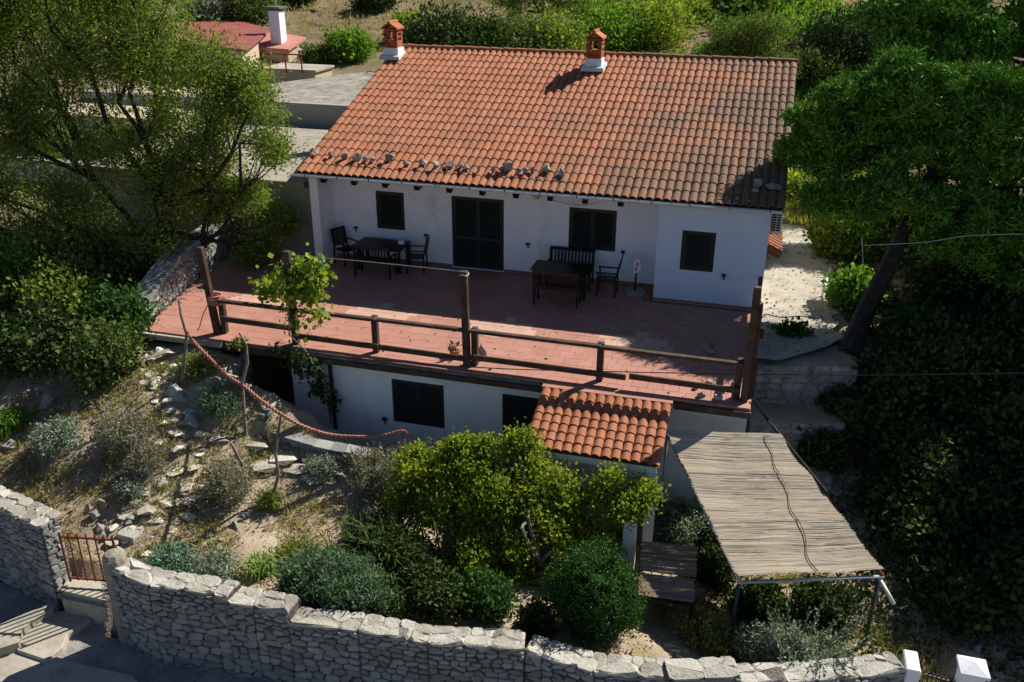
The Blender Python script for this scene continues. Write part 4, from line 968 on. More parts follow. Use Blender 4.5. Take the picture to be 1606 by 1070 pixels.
# pots by the middle post
pot = thing('plant_pot', 'terracotta pot with dried reddish leaves beside the middle terrace post', 'plant pot', (-3.62, -5.75, 0))
mb = MB(); mb.lathe([(.08, 0), (.12, .16), (.13, .17), (.11, .165), (.09, .14)], (-3.62, -5.75, 0), 12); mb.build('pot', M['terracotta'], pot, smooth=True)
g = np.random.default_rng(8); P_ = np.array([-3.62, -5.75, .2])+g.normal(size=(60, 3))*[.07, .07, .04]; quads_mesh('leaves', leaf_quads(P_, g.normal(size=P_.shape)+[0, 0, .8], .12, .05, g), M['litter'], pot)
o = put_rock('rock', (-2.98, -5.72, .16), (.22, .18, .42), ROCKS, rz=.3, tilt=.1); tag(o, 'upright grey stone leaning at the foot of the middle terrace post', 'rock')
pot = thing('plant_pot', 'dried wiry plant in a small pot at the shaded right end of the terrace', 'plant pot', (1.95, -3.95, 0))
mb = MB(); mb.lathe([(.07, 0), (.10, .14), (.09, .14)], (1.95, -3.95, 0), 12); mb.build('pot', M['concrete'], pot, smooth=True)
mb = MB()
for k in range(14): a = k*.45; mb.tube([(1.95, -3.95, .1), (1.95+.1*math.cos(a), -3.95+.1*math.sin(a), .3), (1.95+.2*math.cos(a), -3.95+.2*math.sin(a), .38+.1*math.sin(k))], .006, 4, caps=False)
mb.build('stems', M['palebark'], pot)
bx_ = thing('meter_box', 'small yellowish box on the wall edge at the right corner of the terrace', 'box', (3.02, -2.75, .35))
mb = MB(); mb.box(2.95, 3.1, -2.9, -2.6, .0, .38); mb.build('case', M['cream'], bx_, bevel=.01); mb = MB(); mb.box(2.97, 3.08, -2.912, -2.904, .06, .32); mb.build('door', M['rust'], bx_)
p = PZ(1308, 446, .45); wt = thing('plastic_table', 'small white table partly hidden in the bushes beside the concrete path', 'table', (p[0], p[1], 0))
mb = MB(); mb.box(p[0]-.3, p[0]+.5, p[1]-.28, p[1]+.28, .46, .49); mb.build('tabletop', M['metalwhite'], wt, bevel=.01)
for x in (-.25, .45):
    for y in (-.23, .23): mb = MB(); mb.tube([(p[0]+x, p[1]+y, .0), (p[0]+x, p[1]+y, .458)], .015, 5); mb.build('leg', M['metalwhite'], wt)
# bits lying at the right front corner of the terrace
for k, (u, v) in enumerate([(1090, 606), (1112, 600), (1132, 612), (1150, 603), (1100, 618), (1127, 622)]):
    p = PZ(u, v, .06); o = put_rock('rock', (p[0], p[1], .05), .16+.03*(k % 3), ROCKS); tag(o, ['leftmost back stone', 'pale middle stone', 'right back stone', 'stone nearest the post', 'leftmost front stone', 'front middle stone'][k]+' in the loose heap at the right front corner of the terrace', 'rock', 'stones heaped at the terrace corner')

# ------------------------------------------------------------ stones on the roof
def PR(u, v):
    d = ray(u, v); o_ = CAM; t = (EZ+slope*(o_[1]-EY)-o_[2])/(d[2]-slope*d[1]); return o_+d*t
rr = random.Random(4)
for k, (u, v, s) in enumerate([(497, 245, .2), (520, 249, .22), (541, 251, .25), (560, 254, .28), (574, 256, .2), (584, 257, .2), (611, 255, .28), (638, 263, .2), (664, 262, .25), (684, 266, .24), (705, 266, .27), (722, 268, .18),
        (732, 269, .2), (752, 271, .18), (774, 273, .22), (786, 271, .2), (797, 270, .36), (812, 276, .22), (824, 273, .22), (836, 272, .2), (857, 272, .25), (880, 278, .23), (1187, 296, .28), (1183, 306, .2), (1212, 300, .34)]):
    p = PR(u, v); o = put_rock('roof_stone', (p[0], p[1], p[2]+.10+s*.15), (s*rr.uniform(.95, 1.25), s*rr.uniform(.8, 1.05), s*rr.uniform(.75, 1.0)), ROCKS, rnd=rr, tilt=.5)
    ords = ['first', 'second', 'third', 'fourth', 'fifth', 'sixth', 'seventh', 'eighth', 'ninth', 'tenth', 'eleventh']
    if k < 11: lab = f'rough limestone lump, {ords[k]} from the left end of the stone row on the lower roof'
    elif k == 16: lab = 'largest pale stone in the row lying on the lower roof tiles'
    elif k < 16: lab = f'small limestone lump, {ords[15-k]} to the left of the largest stone in the roof row'
    elif k < 22: lab = f'limestone lump on the roof tiles, {ords[21-k]} counted from the right end of the long row'
    else: lab = ['sunlit stone at the edge of the tree shadow on the roof corner', 'small stone just below the sunlit one at the right roof corner', 'bluish stone in the dark shadow at the right corner of the roof'][k-22]
    tag(o, lab, 'stone', 'stones weighing down the roof tiles')

# ------------------------------------------------------------ plants
def tree_el(lst):
    out = []
    for (u, v, y, r, n) in lst:
        rr_ = r if hasattr(r, '__len__') else (r, r, r*.85); out.append((PY(u, v, y), rr_, n))
    return out
def tree(name, label, cat, base, fork, ells, per, leaf, width, lm, bm, r0, seed, group=None, twigs=8, trunkpts=None, n=7, **kw):
    g = np.random.default_rng(seed); t = thing(name, label, cat, base, group)
    pf = kw.pop('pads', 0); lb = kw.pop('limb', .45)
    ce = puffs(ells, g, pf, kw.pop('padsize', .62)) if pf else ells
    o, C, own = crown('crown', t, ce, per, leaf, width, M[lm], g, **kw)
    if pf: own = own//pf
    branches('trunk', t, M[bm], ells, fork, base, r0, g, C, own, twigs, trunkpts, n=n, r1=r0*lb)
    return t
def bush(label, loc, r, hgt, lm, leaf=.05, width=.02, n=220, per=14, seed=1, name='shrub', cat='shrub', up=.5, spread=.07, bm='bark', stems=9, bias=.35, gap=.5, group=None, droop=0, z0=.42):
    g = np.random.default_rng(seed); rx, ry = r if hasattr(r, '__len__') else (r, r)
    t = thing(name, label, cat, loc, group); c = np.array(loc)+[0, 0, hgt*z0]
    el = [(c, (rx*.85, ry*.85, hgt*.5), n//2)]
    for k in range(4):
        a = k*1.57+seed; el.append((c+[rx*.45*math.cos(a), ry*.45*math.sin(a), hgt*g.uniform(-.06, .14)], (rx*.55, ry*.55, hgt*.42), n//8))
    o, C, own = crown('foliage', t, el, per, leaf, width, M[lm], g, spread=spread, up=up, bias=bias, gap=gap, gs=3, droop=droop)
    mb = MB()
    for k in range(stems):
        q = C[g.integers(0, len(C))]; b = np.array(loc)+[g.normal(0, rx*.08), g.normal(0, ry*.08), -.03]; mb.tube([b, (b+q)/2+g.normal(size=3)*.04, q], [.016*max(rx, .5), .010*max(rx, .5), .004], 4, caps=False)
    mb.build('stems', M[bm], t); return t
def spiky(label, loc, r, hgt, lm, n=120, width=.03, seed=1, name='strap_leaved_plant', cat='plant', arch=.5):
    """rosettes of long arching strap leaves"""
    g = np.random.default_rng(seed); t = thing(name, label, cat, loc); V = []
    for k in range(n):
        a = g.uniform(0, 6.28); b = np.array(loc)+[g.normal(0, r*.35), g.normal(0, r*.35), 0]; L = g.uniform(.6, 1)*hgt; rad = g.uniform(.3, 1)*r*.8
        d = np.array([math.cos(a), math.sin(a), 0]); s_ = np.array([-d[1], d[0], 0])*width/2; pts = []
        for q in range(5):
            u = q/4; pts.append(b+d*rad*u**1.3+np.array([0, 0, L*(u*1.5-u*u*(.5+arch*rad/r*1.2))]))
        ws = [.8, 1, .9, .6, .05]
        for q in range(4): V.append([pts[q]-s_*ws[q], pts[q]+s_*ws[q], pts[q+1]+s_*ws[q+1], pts[q+1]-s_*ws[q+1]])
    quads_mesh('leaves', np.array(V), M[lm], t); return t

# big feathery tree on the left
b0 = np.array([-13.0, -3.4, H(-13.0, -3.4)-.05])
EL = tree_el([(40, 50, -2.6, 1.9, 330), (150, 60, -2.4, 1.7, 320), (255, 90, -2.2, 1.55, 300), (350, 120, -1.9, 1.0, 140), (412, 150, -1.8, .9, 150), (425, 225, -1.9, .7, 90), (335, 215, -2.2, 1.2, 170), (215, 205, -2.6, 1.5, 220),
      (80, 190, -3, 1.7, 250), (0, 160, -3.2, 1.5, 200), (10, 320, -3.6, 1.4, 150), (130, 330, -3.4, 1.3, 140), (250, 310, -3.0, 1.15, 120), (345, 325, -2.2, .9, 100), (425, 345, -1.2, .68, 95), (400, 385, -1.5, .5, 60), (0, 20, -2.8, 1.4, 150), (200, -20, -2.2, 1.8, 220), (60, -60, -2.8, 1.9, 200), (-80, 80, -3.2, 2.0, 200), (-90, 260, -3.6, 1.8, 180), (90, 400, -4.5, 1.2, 130), (180, 395, -4.2, 1.1, 120), (10, 420, -5, 1.2, 120), (245, 375, -3.6, .8, 80), (290, 250, -2.4, 1.1, 120), (380, 290, -1.8, .7, 70)])
tree('broadleaf_tree', 'big feathery olive green tree with many dark limbs filling the left of the garden', 'tree', b0, b0+[.15, .1, .9], EL, 44, .095, .039, 'leaf_olive', 'bark', .26, 101, twigs=9, spread=.17, up=.35, gap=.3, bias=.45, gs=1.2, pads=7, padsize=.62, limb=.36)
# evergreen mass at its foot
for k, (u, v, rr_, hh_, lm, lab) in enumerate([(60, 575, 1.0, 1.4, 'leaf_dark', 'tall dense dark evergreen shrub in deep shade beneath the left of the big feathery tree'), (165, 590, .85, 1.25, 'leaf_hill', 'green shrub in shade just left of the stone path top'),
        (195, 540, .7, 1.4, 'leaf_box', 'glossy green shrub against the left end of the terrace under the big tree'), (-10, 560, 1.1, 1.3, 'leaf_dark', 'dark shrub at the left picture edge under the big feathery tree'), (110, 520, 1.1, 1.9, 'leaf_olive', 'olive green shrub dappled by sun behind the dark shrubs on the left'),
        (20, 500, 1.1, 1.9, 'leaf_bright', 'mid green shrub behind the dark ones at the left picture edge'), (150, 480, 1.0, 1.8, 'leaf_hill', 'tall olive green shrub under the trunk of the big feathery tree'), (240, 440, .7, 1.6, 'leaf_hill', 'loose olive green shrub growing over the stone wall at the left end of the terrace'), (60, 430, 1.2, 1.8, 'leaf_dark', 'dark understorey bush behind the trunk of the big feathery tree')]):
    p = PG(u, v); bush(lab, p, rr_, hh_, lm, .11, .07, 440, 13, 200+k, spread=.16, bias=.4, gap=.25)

# pines on the right
pb = PG(1325, 588)
f1 = PY(1440, 310, .4)
PA = tree_el([(1292, 190, 0.9, (1.0, .9, .55), 120), (1345, 150, 0.9, (1.1, 1.1, .6), 150), (1425, 118, 1.1, (1.2, 1.2, .6), 170), (1470, 150, 0.6, (1.2, 1.1, .7), 150), (1545, 140, 1.0, (1.3, 1.3, .65), 180), (1610, 150, 1.0, (1.4, 1.3, .7), 180), (1300, 250, 0.7, (.9, .8, .6), 110), (1370, 235, 0.7, (1.2, 1.1, .7), 150), (1450, 250, 0.7, (1.3, 1.2, .8), 160), (1550, 240, 0.7, (1.4, 1.3, .8), 170), (1640, 260, 0.7, (1.5, 1.3, .9), 170), (1290, 310, -0.1, (.7, .6, .5), 70), (1345, 320, -0.1, (.9, .7, .5), 90), (1510, 330, -0.1, (1.2, 1.0, .7), 110), (1610, 350, -0.1, (1.3, 1.1, .8), 120), (1700, 200, 0.6, (1.5, 1.4, .9), 150), (1440, 320, -0.1, (.8, .7, .45), 90), (1390, 300, -0.1, (.9, .7, .5), 90), (1480, 370, -0.1, (.9, .8, .5), 90), (1560, 400, -0.1, (1.1, .9, .6), 110), (1560, 190, 0.5, (1.1, .9, .6), 130), (1500, 215, 0.5, (.7, .7, .5), 70), (1590, 350, -0.1, (1.2, .9, .6), 130), (1380, 190, 1.2, (1.2, 1.0, .6), 140), (1500, 190, 1.3, (1.3, 1.0, .7), 160), (1250, 235, 0.7, (.5, .6, .4), 50), (1400, 165, 0.2, (1.0, .9, .6), 110), (1600, 420, -0.1, (1.2, .9, .6), 110)])
pk = dict(spread=.10, up=.5, gap=1, bias=.5, gs=1.4, flat=.6, pads=13, padsize=.36, limb=.3)
tree('pine_tree', 'large dark pine leaning right with a thick bare trunk beside the concrete path', 'tree', pb, f1, [(a, b_, int(n_*1.5)) for a, b_, n_ in PA], 34, .14, .042, 'leaf_pine', 'bark', .27, 301, twigs=12, trunkpts=[pb-[0, 0, .1], PY(1352, 500, -1.4), PY(1395, 412, -.6), f1], n=9, **pk)
for k, (lab, base, els) in enumerate([
    ('bright topped pine crown filling the upper right corner of the picture', (10.5, 9.5), [tuple(PY(1385, 25, 9.5))+(1.25, 170), tuple(PY(1450, 15, 9.5))+(1.4, 170), tuple(PY(1420, 75, 8.8))+(.9, 90), (9.6, 9, 5.9, 1.7, 200), (11.6, 9.2, 6.3, 1.9, 220), (8.2, 8.6, 5.3, 1.3, 140), (10.4, 8.2, 4.8, 1.7, 180), (13.2, 9, 6.2, 1.9, 180), (8.2, 9.6, 6.6, 1.3, 140), (10.3, 10.2, 7.0, 1.5, 160), (12, 10, 7.6, 1.7, 160)]),
    ('pine at the right picture edge whose crown shades the slope below', (12.8, -1.0), [(16.5, -3.0, 4.2, 2.2, 220), (11.2, -3.3, 3.2, 1.7, 200), (13.0, -3.2, 4.4, 1.8, 200), (10.6, -1.6, 2.9, 1.1, 120), (12.0, -1.4, 3.6, 1.9, 220), (14.5, -4.5, 3.2, 1.8, 180), (13.2, .4, 4.3, 2.0, 220), (14.4, -1.8, 3.8, 1.9, 180), (11.3, .7, 3.9, 1.4, 140), (12.4, 1.8, 4.6, 1.7, 170)]),
    ('second shading pine standing deeper on the right beyond the leaning one', (11.8, 3.4), [(15, 2.2, 5.2, 2.0, 200), (10.6, 3.2, 4.6, 1.5, 200), (12.6, 5.8, 5.6, 1.8, 200), (12.0, 4.2, 5.2, 1.8, 200), (13.4, 3.0, 5.0, 1.8, 180), (10.9, 4.9, 5.2, 1.5, 160)]),
    ('tall pine far to the right behind the slope', (16.5, 3.0), [(15.5, 2.2, 6.0, 2.2, 220), (17.5, 4.0, 6.4, 2.2, 200), (15.8, 5.0, 6.8, 2.0, 180), (14.5, 6.4, 6.4, 1.8, 160), (17.2, .5, 5.6, 2.0, 160)])]):
    bz = H(*base); el = [((a, b, c_), (r, r, r*.6), int(n*1.6)) for a, b, c_, r, n in els]
    tree('pine_tree', lab, 'tree', (base[0], base[1], bz-.1), np.mean([e_[0] for e_ in el], 0)-[0, 0, .8], el, 30, .18, .065, 'leaf_pine', 'bark', .22, 310+k, twigs=8, **pk)
# undergrowth in the shade on the right
ug = [(1480, 430, 1.3, 2.2, 'leaf_dark', 'tall dark thicket right behind the upper part of the leaning pine trunk'), (1560, 400, 1.5, 2.6, 'leaf_dark', 'tall dark thicket under the pine crown near the right edge'), (1640, 480, 1.5, 2.4, 'leaf_dark', 'tall thicket cut by the right picture edge below the pine crown'), (1450, 610, 1.0, 1.4, 'leaf_dark', 'rounded dark thicket below the pine foot'), (1540, 680, 1.2, 1.5, 'leaf_dark', 'wide dark thicket on the mid slope at the right'), (1420, 740, .9, 1.0, 'leaf_dark', 'dark thicket right of the middle of the reed canopy'), (1620, 760, 1.2, 1.5, 'leaf_dark', 'dark thicket cut by the right picture edge on the lower slope'), (1480, 800, .9, 1.0, 'leaf_dark', 'dark thicket on the lower slope above the iron gate'), (1340, 250, .8, 1.3, 'leaf_hill', 'scrub beneath the left side of the leaning pine crown'), (1400, 380, .7, 1.2, 'leaf_citrus', 'sunlit yellowish bush behind the leaning pine trunk'), (1330, 655, .5, .5, 'leaf_dark', 'low dark growth between the rubble steps and the pine slope'), (1290, 720, .35, .4, 'leaf_dark', 'dark tuft against the right edge of the reed canopy, near its back'), (1395, 800, .5, .45, 'leaf_dark', 'dark tuft against the right edge of the reed canopy, near its front'), (1500, 950, .7, .6, 'leaf_dark', 'dark bush added behind the dark iron garden gate to darken lit soil'), (1590, 930, .8, .8, 'leaf_dark', 'dark bush behind the white pillar at the right picture edge'), (1275, 585, .3, .35, 'leaf_box', 'small leafy sprig on top of the rubble wall beside the path'),  # the bush behind the gate is added to darken a lit soil patch
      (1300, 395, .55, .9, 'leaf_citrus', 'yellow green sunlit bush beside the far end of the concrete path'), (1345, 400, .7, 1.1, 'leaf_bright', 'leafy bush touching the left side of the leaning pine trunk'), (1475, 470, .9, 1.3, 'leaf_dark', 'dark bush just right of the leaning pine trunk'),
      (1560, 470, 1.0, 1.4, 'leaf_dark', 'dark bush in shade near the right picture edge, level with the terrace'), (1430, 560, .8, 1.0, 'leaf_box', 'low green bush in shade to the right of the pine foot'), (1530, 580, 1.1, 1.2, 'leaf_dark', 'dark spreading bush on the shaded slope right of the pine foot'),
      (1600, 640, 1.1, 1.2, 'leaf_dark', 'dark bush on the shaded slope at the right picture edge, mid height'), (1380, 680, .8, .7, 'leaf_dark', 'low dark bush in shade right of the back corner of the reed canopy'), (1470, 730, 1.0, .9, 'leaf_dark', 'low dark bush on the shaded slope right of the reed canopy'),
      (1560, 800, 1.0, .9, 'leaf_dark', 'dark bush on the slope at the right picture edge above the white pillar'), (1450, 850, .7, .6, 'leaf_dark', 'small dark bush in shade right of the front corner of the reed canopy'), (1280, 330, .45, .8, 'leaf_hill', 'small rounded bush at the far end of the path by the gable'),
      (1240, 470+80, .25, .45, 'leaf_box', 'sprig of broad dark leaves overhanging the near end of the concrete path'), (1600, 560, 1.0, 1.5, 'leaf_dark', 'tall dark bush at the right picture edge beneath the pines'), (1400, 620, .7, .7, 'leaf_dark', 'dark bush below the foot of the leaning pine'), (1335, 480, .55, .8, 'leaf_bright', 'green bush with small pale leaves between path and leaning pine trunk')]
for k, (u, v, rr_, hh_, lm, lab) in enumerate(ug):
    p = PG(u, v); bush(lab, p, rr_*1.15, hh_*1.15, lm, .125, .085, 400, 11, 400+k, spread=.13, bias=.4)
mb = MB(); p = PZ(1355, 560, -.05); p = PZ(1356, 470, .3); q = PY(1352, 374, p[1])
mb.tube([p, q], .014, 6); mb.solo('thin_post', M['tube'], 'thin pale grey post standing in the bushes beside the path', 'post')

# citrus tree before the porch
cb = PG(850, 915)
CE = tree_el([(698, 749, -8.9, .62, 110), (753, 724, -8.7, .5, 90), (808, 707, -8.4, (.22, .22, .42), 40), (833, 744, -8.6, .5, 80), (663, 739, -8.9, (.4, .4, .45), 60), (723, 800, -9.3, .6, 90), (648, 785, -9.3, .45, 60), (788, 780, -9.1, .62, 90), (858, 780, -8.9, .62, 90), (925, 800, -8.8, .6, 90), (985, 785, -8.7, .42, 60), (888, 850, -9.3, .6, 90), (808, 850, -9.5, .6, 90), (743, 850, -9.7, .5, 70), (940, 860, -9.0, .4, 50), (708, 712, -8.6, (.2, .2, .3), 26), (763, 704, -8.5, (.2, .2, .3), 26), (960, 759, -8.6, (.3, .3, .25), 30), (1010, 780, -8.6, (.25, .25, .3), 26), (868, 905, -9.6, (.55, .4, .4), 90), (808, 910, -9.9, (.5, .4, .35), 70), (930, 900, -9.3, (.45, .4, .35), 60), (678, 800, -9.5, (.4, .4, .35), 50), (823, 704, -8.4, (.14, .14, .3), 18), (733, 697, -8.6, (.12, .12, .28), 14), (643, 724, -8.7, (.14, .14, .28), 16), (663, 722, -8.6, (.12, .12, .28), 12)])
tree('citrus_tree', 'spreading yellow green fruit tree in front of the tiled porch', 'tree', cb, cb+[-.05, .15, .35], [(a, b_, int(n_*2.0)) for a, b_, n_ in CE], 22, .078, .046, 'leaf_citrus', 'palebark', .11, 501, twigs=8, spread=.10, up=.5, gap=.25, bias=.6, gs=2.4, pads=8, padsize=.6, limb=.3)

FR = [ # u, v (foot), radius, height, material, leaf, width, n, label
 (95, 705, .48, .55, 'leaf_silver', .05, .022, 240, 'silvery grey dome shaped shrub near the rocks at the left picture edge'),
 (200, 695, .52, .55, 'leaf_lavender', .06, .014, 260, 'brownish grey lavender mound below the dark shade of the big tree'),
 (235, 735, .36, .40, 'leaf_lavender', .055, .014, 150, 'small lavender mound halfway down the left side of the stone path'),
 (208, 775, .22, .3, 'leaf_silver', .045, .018, 80, 'little silvery plant at the left edge of the stone path above the pale slab'),
 (360, 785, .48, .75, 'leaf_lavender', .06, .014, 280, 'large lavender bush right of the stone path around the forked sticks'),
 (345, 655, .40, .60, 'leaf_rosemary', .06, .012, 180, 'upright grey green rosemary beside the sloping rope'),
 (312, 585, .40, .34, 'leaf_grass', .05, .02, 180, 'yellow green cushion plant under the upper end of the red rope'),
 (425, 795, .22, .34, 'leaf_grass', .06, .014, 90, 'small green tuft at the foot of the crooked forked stick'),
 (505, 745, .33, .35, 'leaf_silver', .05, .016, 160, 'grey green dome on the flat slabs at the middle of the garden ledge'),
 (600, 765, .62, .75, 'leaf_lavender', .065, .016, 380, 'big grey lavender bush against the ledge left of the fruit tree'),
 (270, 895, .40, .34, 'leaf_bluegreen', .055, .022, 200, 'low blue green plant behind the wall near the gate'),
 (335, 905, .42, .30, 'leaf_silver', .05, .018, 190, 'spreading silvery plant just behind the stone wall left of the strap leaved clump'),
 (470, 875, .35, .25, 'leaf_grass', .06, .014, 140, 'low bright green tuft between the strap leaved clump and the rosemary'),
 (740, 900, .45, .6, 'leaf_citrus', .055, .03, 200, 'lower bright green shrub beneath the left side of the fruit tree'),
 (765, 960, .42, .65, 'leaf_box', .06, .03, 200, 'mid green shrub behind the wall between rosemary and clipped bush'),
 (690, 955, .45, .55, 'leaf_dark', .06, .03, 220, 'dark low shrub in shade right of the blue green rosemary'),
 (600, 960, .5, .4, 'leaf_dark', .05, .02, 200, 'dark shaded growth under the front of the rosemary hedge'),
 (840, 990, .30, .5, 'leaf_dark', .06, .03, 110, 'thin dark shrub touching the left side of the clipped round bush'),
 (1065, 815+25, .55, .6, 'leaf_silver', .06, .025, 260, 'grey green bush in shade between the porch and the reed canopy'),
 (1290, 960, .5, .5, 'leaf_dark', .06, .03, 220, 'dark growth in the shade under the front edge of the reed canopy'),
 (1190, 955, .45, .4, 'leaf_dark', .06, .03, 200, 'dark low growth just behind the green canopy post'),
 (1110, 1015, .38, .42, 'leaf_grass', .06, .025, 150, 'dim yellow green plant at the foot of the green canopy post'),
 (1118, 905, .42, .45, 'leaf_dark', .06, .03, 200, 'dark growth added between the willow mat table and the reed canopy to darken lit soil'),  # added: dark leaves stand in for shade on the lit soil
 (1125, 850, .4, .4, 'leaf_dark', .06, .03, 180, 'dark growth added under the left edge of the reed canopy to darken lit soil'),  # added as well, its dark colour replaces shade missing on the ground
 (665, 930, .45, .5, 'leaf_dark', .06, .03, 200, 'dark shrub in shade between the rosemary and the fruit tree'),
 (965, 870, .35, .35, 'leaf_bright', .05, .03, 120, 'low green plant between the fruit tree and the white pillar'),
]
for k, (u, v, rr_, hh_, lm, lf, wd, n_, lab) in enumerate(FR):
    bush(lab, PG(u, v), rr_*1.22, hh_*1.2, lm, lf*1.2, wd*1.45, int(n_*1.5), 15, 600+k, spread=.055, up=.8 if 'lav' in lm or 'rosem' in lm else .4, bm='palebark')
bush('broad blue green rosemary hedge spilling behind the stone wall', PG(525, 945), (1.12, .62), .85, 'leaf_rosemary', .085, .022, 1300, 26, 640, up=1.1, spread=.06, bias=.3, gap=.8)
bush('dense dark green clipped round bush behind the stone wall', PG(925, 1000)+np.array([0, .25, 0]), (.82, .8), 1.5, 'leaf_box', .045, .026, 1900, 20, 641, spread=.045, bias=.16, gap=1.0, name='clipped_bush', z0=.5)
bush('feathery silver green bush with long wands under the front of the reed canopy', np.array([4.05, -10.85, -2.7]), (1.0, .45), 1.1, 'leaf_silver', .065, .026, 750, 20, 642, spread=.06, up=.6)
g = np.random.default_rng(77); wb = np.array([4.05, -10.95, -2.55]); t = thing('wand_shrub', 'long upright silvery wands rising from the feathery bush by the canopy post', 'shrub', wb); V = []; mb = MB()
for k in range(80):
    a = g.uniform(0, 6.28); d = np.array([math.cos(a)*.7+.25, math.sin(a)*.5, g.uniform(.7, 1.3)]); L = g.uniform(.7, 1.25); pts = [wb+d*L*q/4+np.array([0, 0, -.12*(q/4)**2*L]) for q in range(5)]
    mb.tube(pts, [.008, .007, .006, .005, .003], 3, caps=False)
    P_ = np.array([pts[0]+(pts[4]-pts[0])*u_+g.normal(size=3)*.012 for u_ in np.linspace(.4, 1, 32)]); V.append(leaf_quads(P_, d+g.normal(size=P_.shape)*.7, .06, .024, g))
quads_mesh('foliage', np.concatenate(V), M['leaf_silver'], t); mb.build('stems', M['palebark'], t)
spiky('dark green sword leaved clump left of the fruit tree', PG(605, 880), .95, 1.15, 'leaf_dark', 420, .045, 651, arch=.35)
bush('dark leafy body of the sword leaved clump in its own shade', PG(625, 900), .55, .8, 'leaf_dark', .1, .03, 260, 14, 652)
spiky('variegated pale green strap leaved clump behind the wall', PG(415, 895), .42, .55, 'leaf_strap', 170, .028, 653, arch=.9)
spiky('bright green strap leaved clump at the left picture edge', PG(18, 670), .55, .6, 'leaf_bright', 170, .035, 654, arch=.8)
spiky('small arching green plant on top of the crooked stick by the terrace edge', PG(378, 560)+np.array([0, 0, .25]), .28, .35, 'leaf_grass', 70, .05, 655, arch=.8)

# vine on the second post
g = np.random.default_rng(90); vp = np.array([-7.4, -6.15, 0]); t = thing('grape_vine', 'yellow green vine climbing the second terrace post and hanging over the edge', 'vine', (-7.1, -6.5, -2.7))
VE = [(PY(458, 430, -6.0), (.26, .2, .2), 30), (PY(490, 430, -6.0), (.28, .22, .28), 56), (PY(425, 452, -6.05), (.3, .25, .2), 40), (PY(480, 455, -6.1), (.42, .3, .22), 60), (PY(500, 500, -6.3), (.3, .12, .28), 9), (PY(460, 505, -6.3), (.25, .12, .25), 7)]
crown('foliage', t, VE, 9, .12, .11, M['leaf_vine'], g, spread=.13, up=.1, gap=.5, bias=.7)
VE = [(PY(478, 575, -6.6), (.40, .15, .32), 46), (PY(462, 560, -6.6), (.3, .15, .2), 26), (PY(500, 605, -6.55), (.30, .12, .32), 32), (PY(522, 630, -6.4), (.16, .1, .30), 16), (PY(440, 548, -6.6), (.25, .15, .12), 14)]
crown('hanging_foliage', t, VE, 7, .09, .085, M['leaf_dark'], g, spread=.06, up=-.4, gap=.9)
mb = MB(); mb.tube([PY(520, 665, -6.35), PY(512, 600, -6.4), PY(478, 548, -6.58), (-7.45, -6.3, .3), (-7.42, -6.2, 1.2), PY(480, 420, -6.05)], [.02, .02, .018, .018, .015, .008], 5); mb.build('stem', M['palebark'], t)

# ------------------------------------------------------------ garden stonework
g = np.random.default_rng(55); rr = random.Random(9)
pathp = bpy.data.objects.new('garden_path', None); COL.objects.link(pathp); pathp['kind'] = 'structure'; pathp.location = (-9, -9, -1.5)
pl_ = [(205, 865), (228, 820), (262, 785), (285, 745), (292, 705), (285, 675), (268, 650), (256, 620), (250, 590), (262, 560)]
placed = []
for _ in range(4000):
    s = g.uniform(0, len(pl_)-1.001); i = int(s); f = s-i
    u = pl_[i][0]*(1-f)+pl_[i+1][0]*f; v = pl_[i][1]*(1-f)+pl_[i+1][1]*f
    p = PZ(u, v, np.interp(v, [560, 865], [-.45, -2.2])); off = g.uniform(-.62, .62) if v > 700 else g.uniform(-.45, .45); p = p+np.array([off, 0, 0]); sz = g.uniform(.22, .50)
    if all(np.hypot(p[0]-q[0], p[1]-q[1]) > (sz+q[2])*.40 for q in placed):
        placed.append((p[0], p[1], sz))
for x, y, sz in placed[:260]:
    put_rock('path_stone', (x, y, H(x, y)+.01), (sz*1.2, sz*1.05, .3), FLATR, pathp, rnd=rr, tilt=.1)
p = PG(205, 840); mb = MB(); q = [(-.22, -.16), (.2, -.19), (.25, .05), (.15, .2), (-.18, .18), (-.26, 0)]
mb.add([(p[0]+a, p[1]+b, p[2]-.05) for a, b in q]+[(p[0]+a*.93, p[1]+b*.93, p[2]+.09) for a, b in q], [tuple(range(5, -1, -1)), tuple(range(6, 12))]+[(i, (i+1) % 6, 6+(i+1) % 6, 6+i) for i in range(6)])
mb.build('pale_slab', M['capstone'], pathp, bevel=.015)
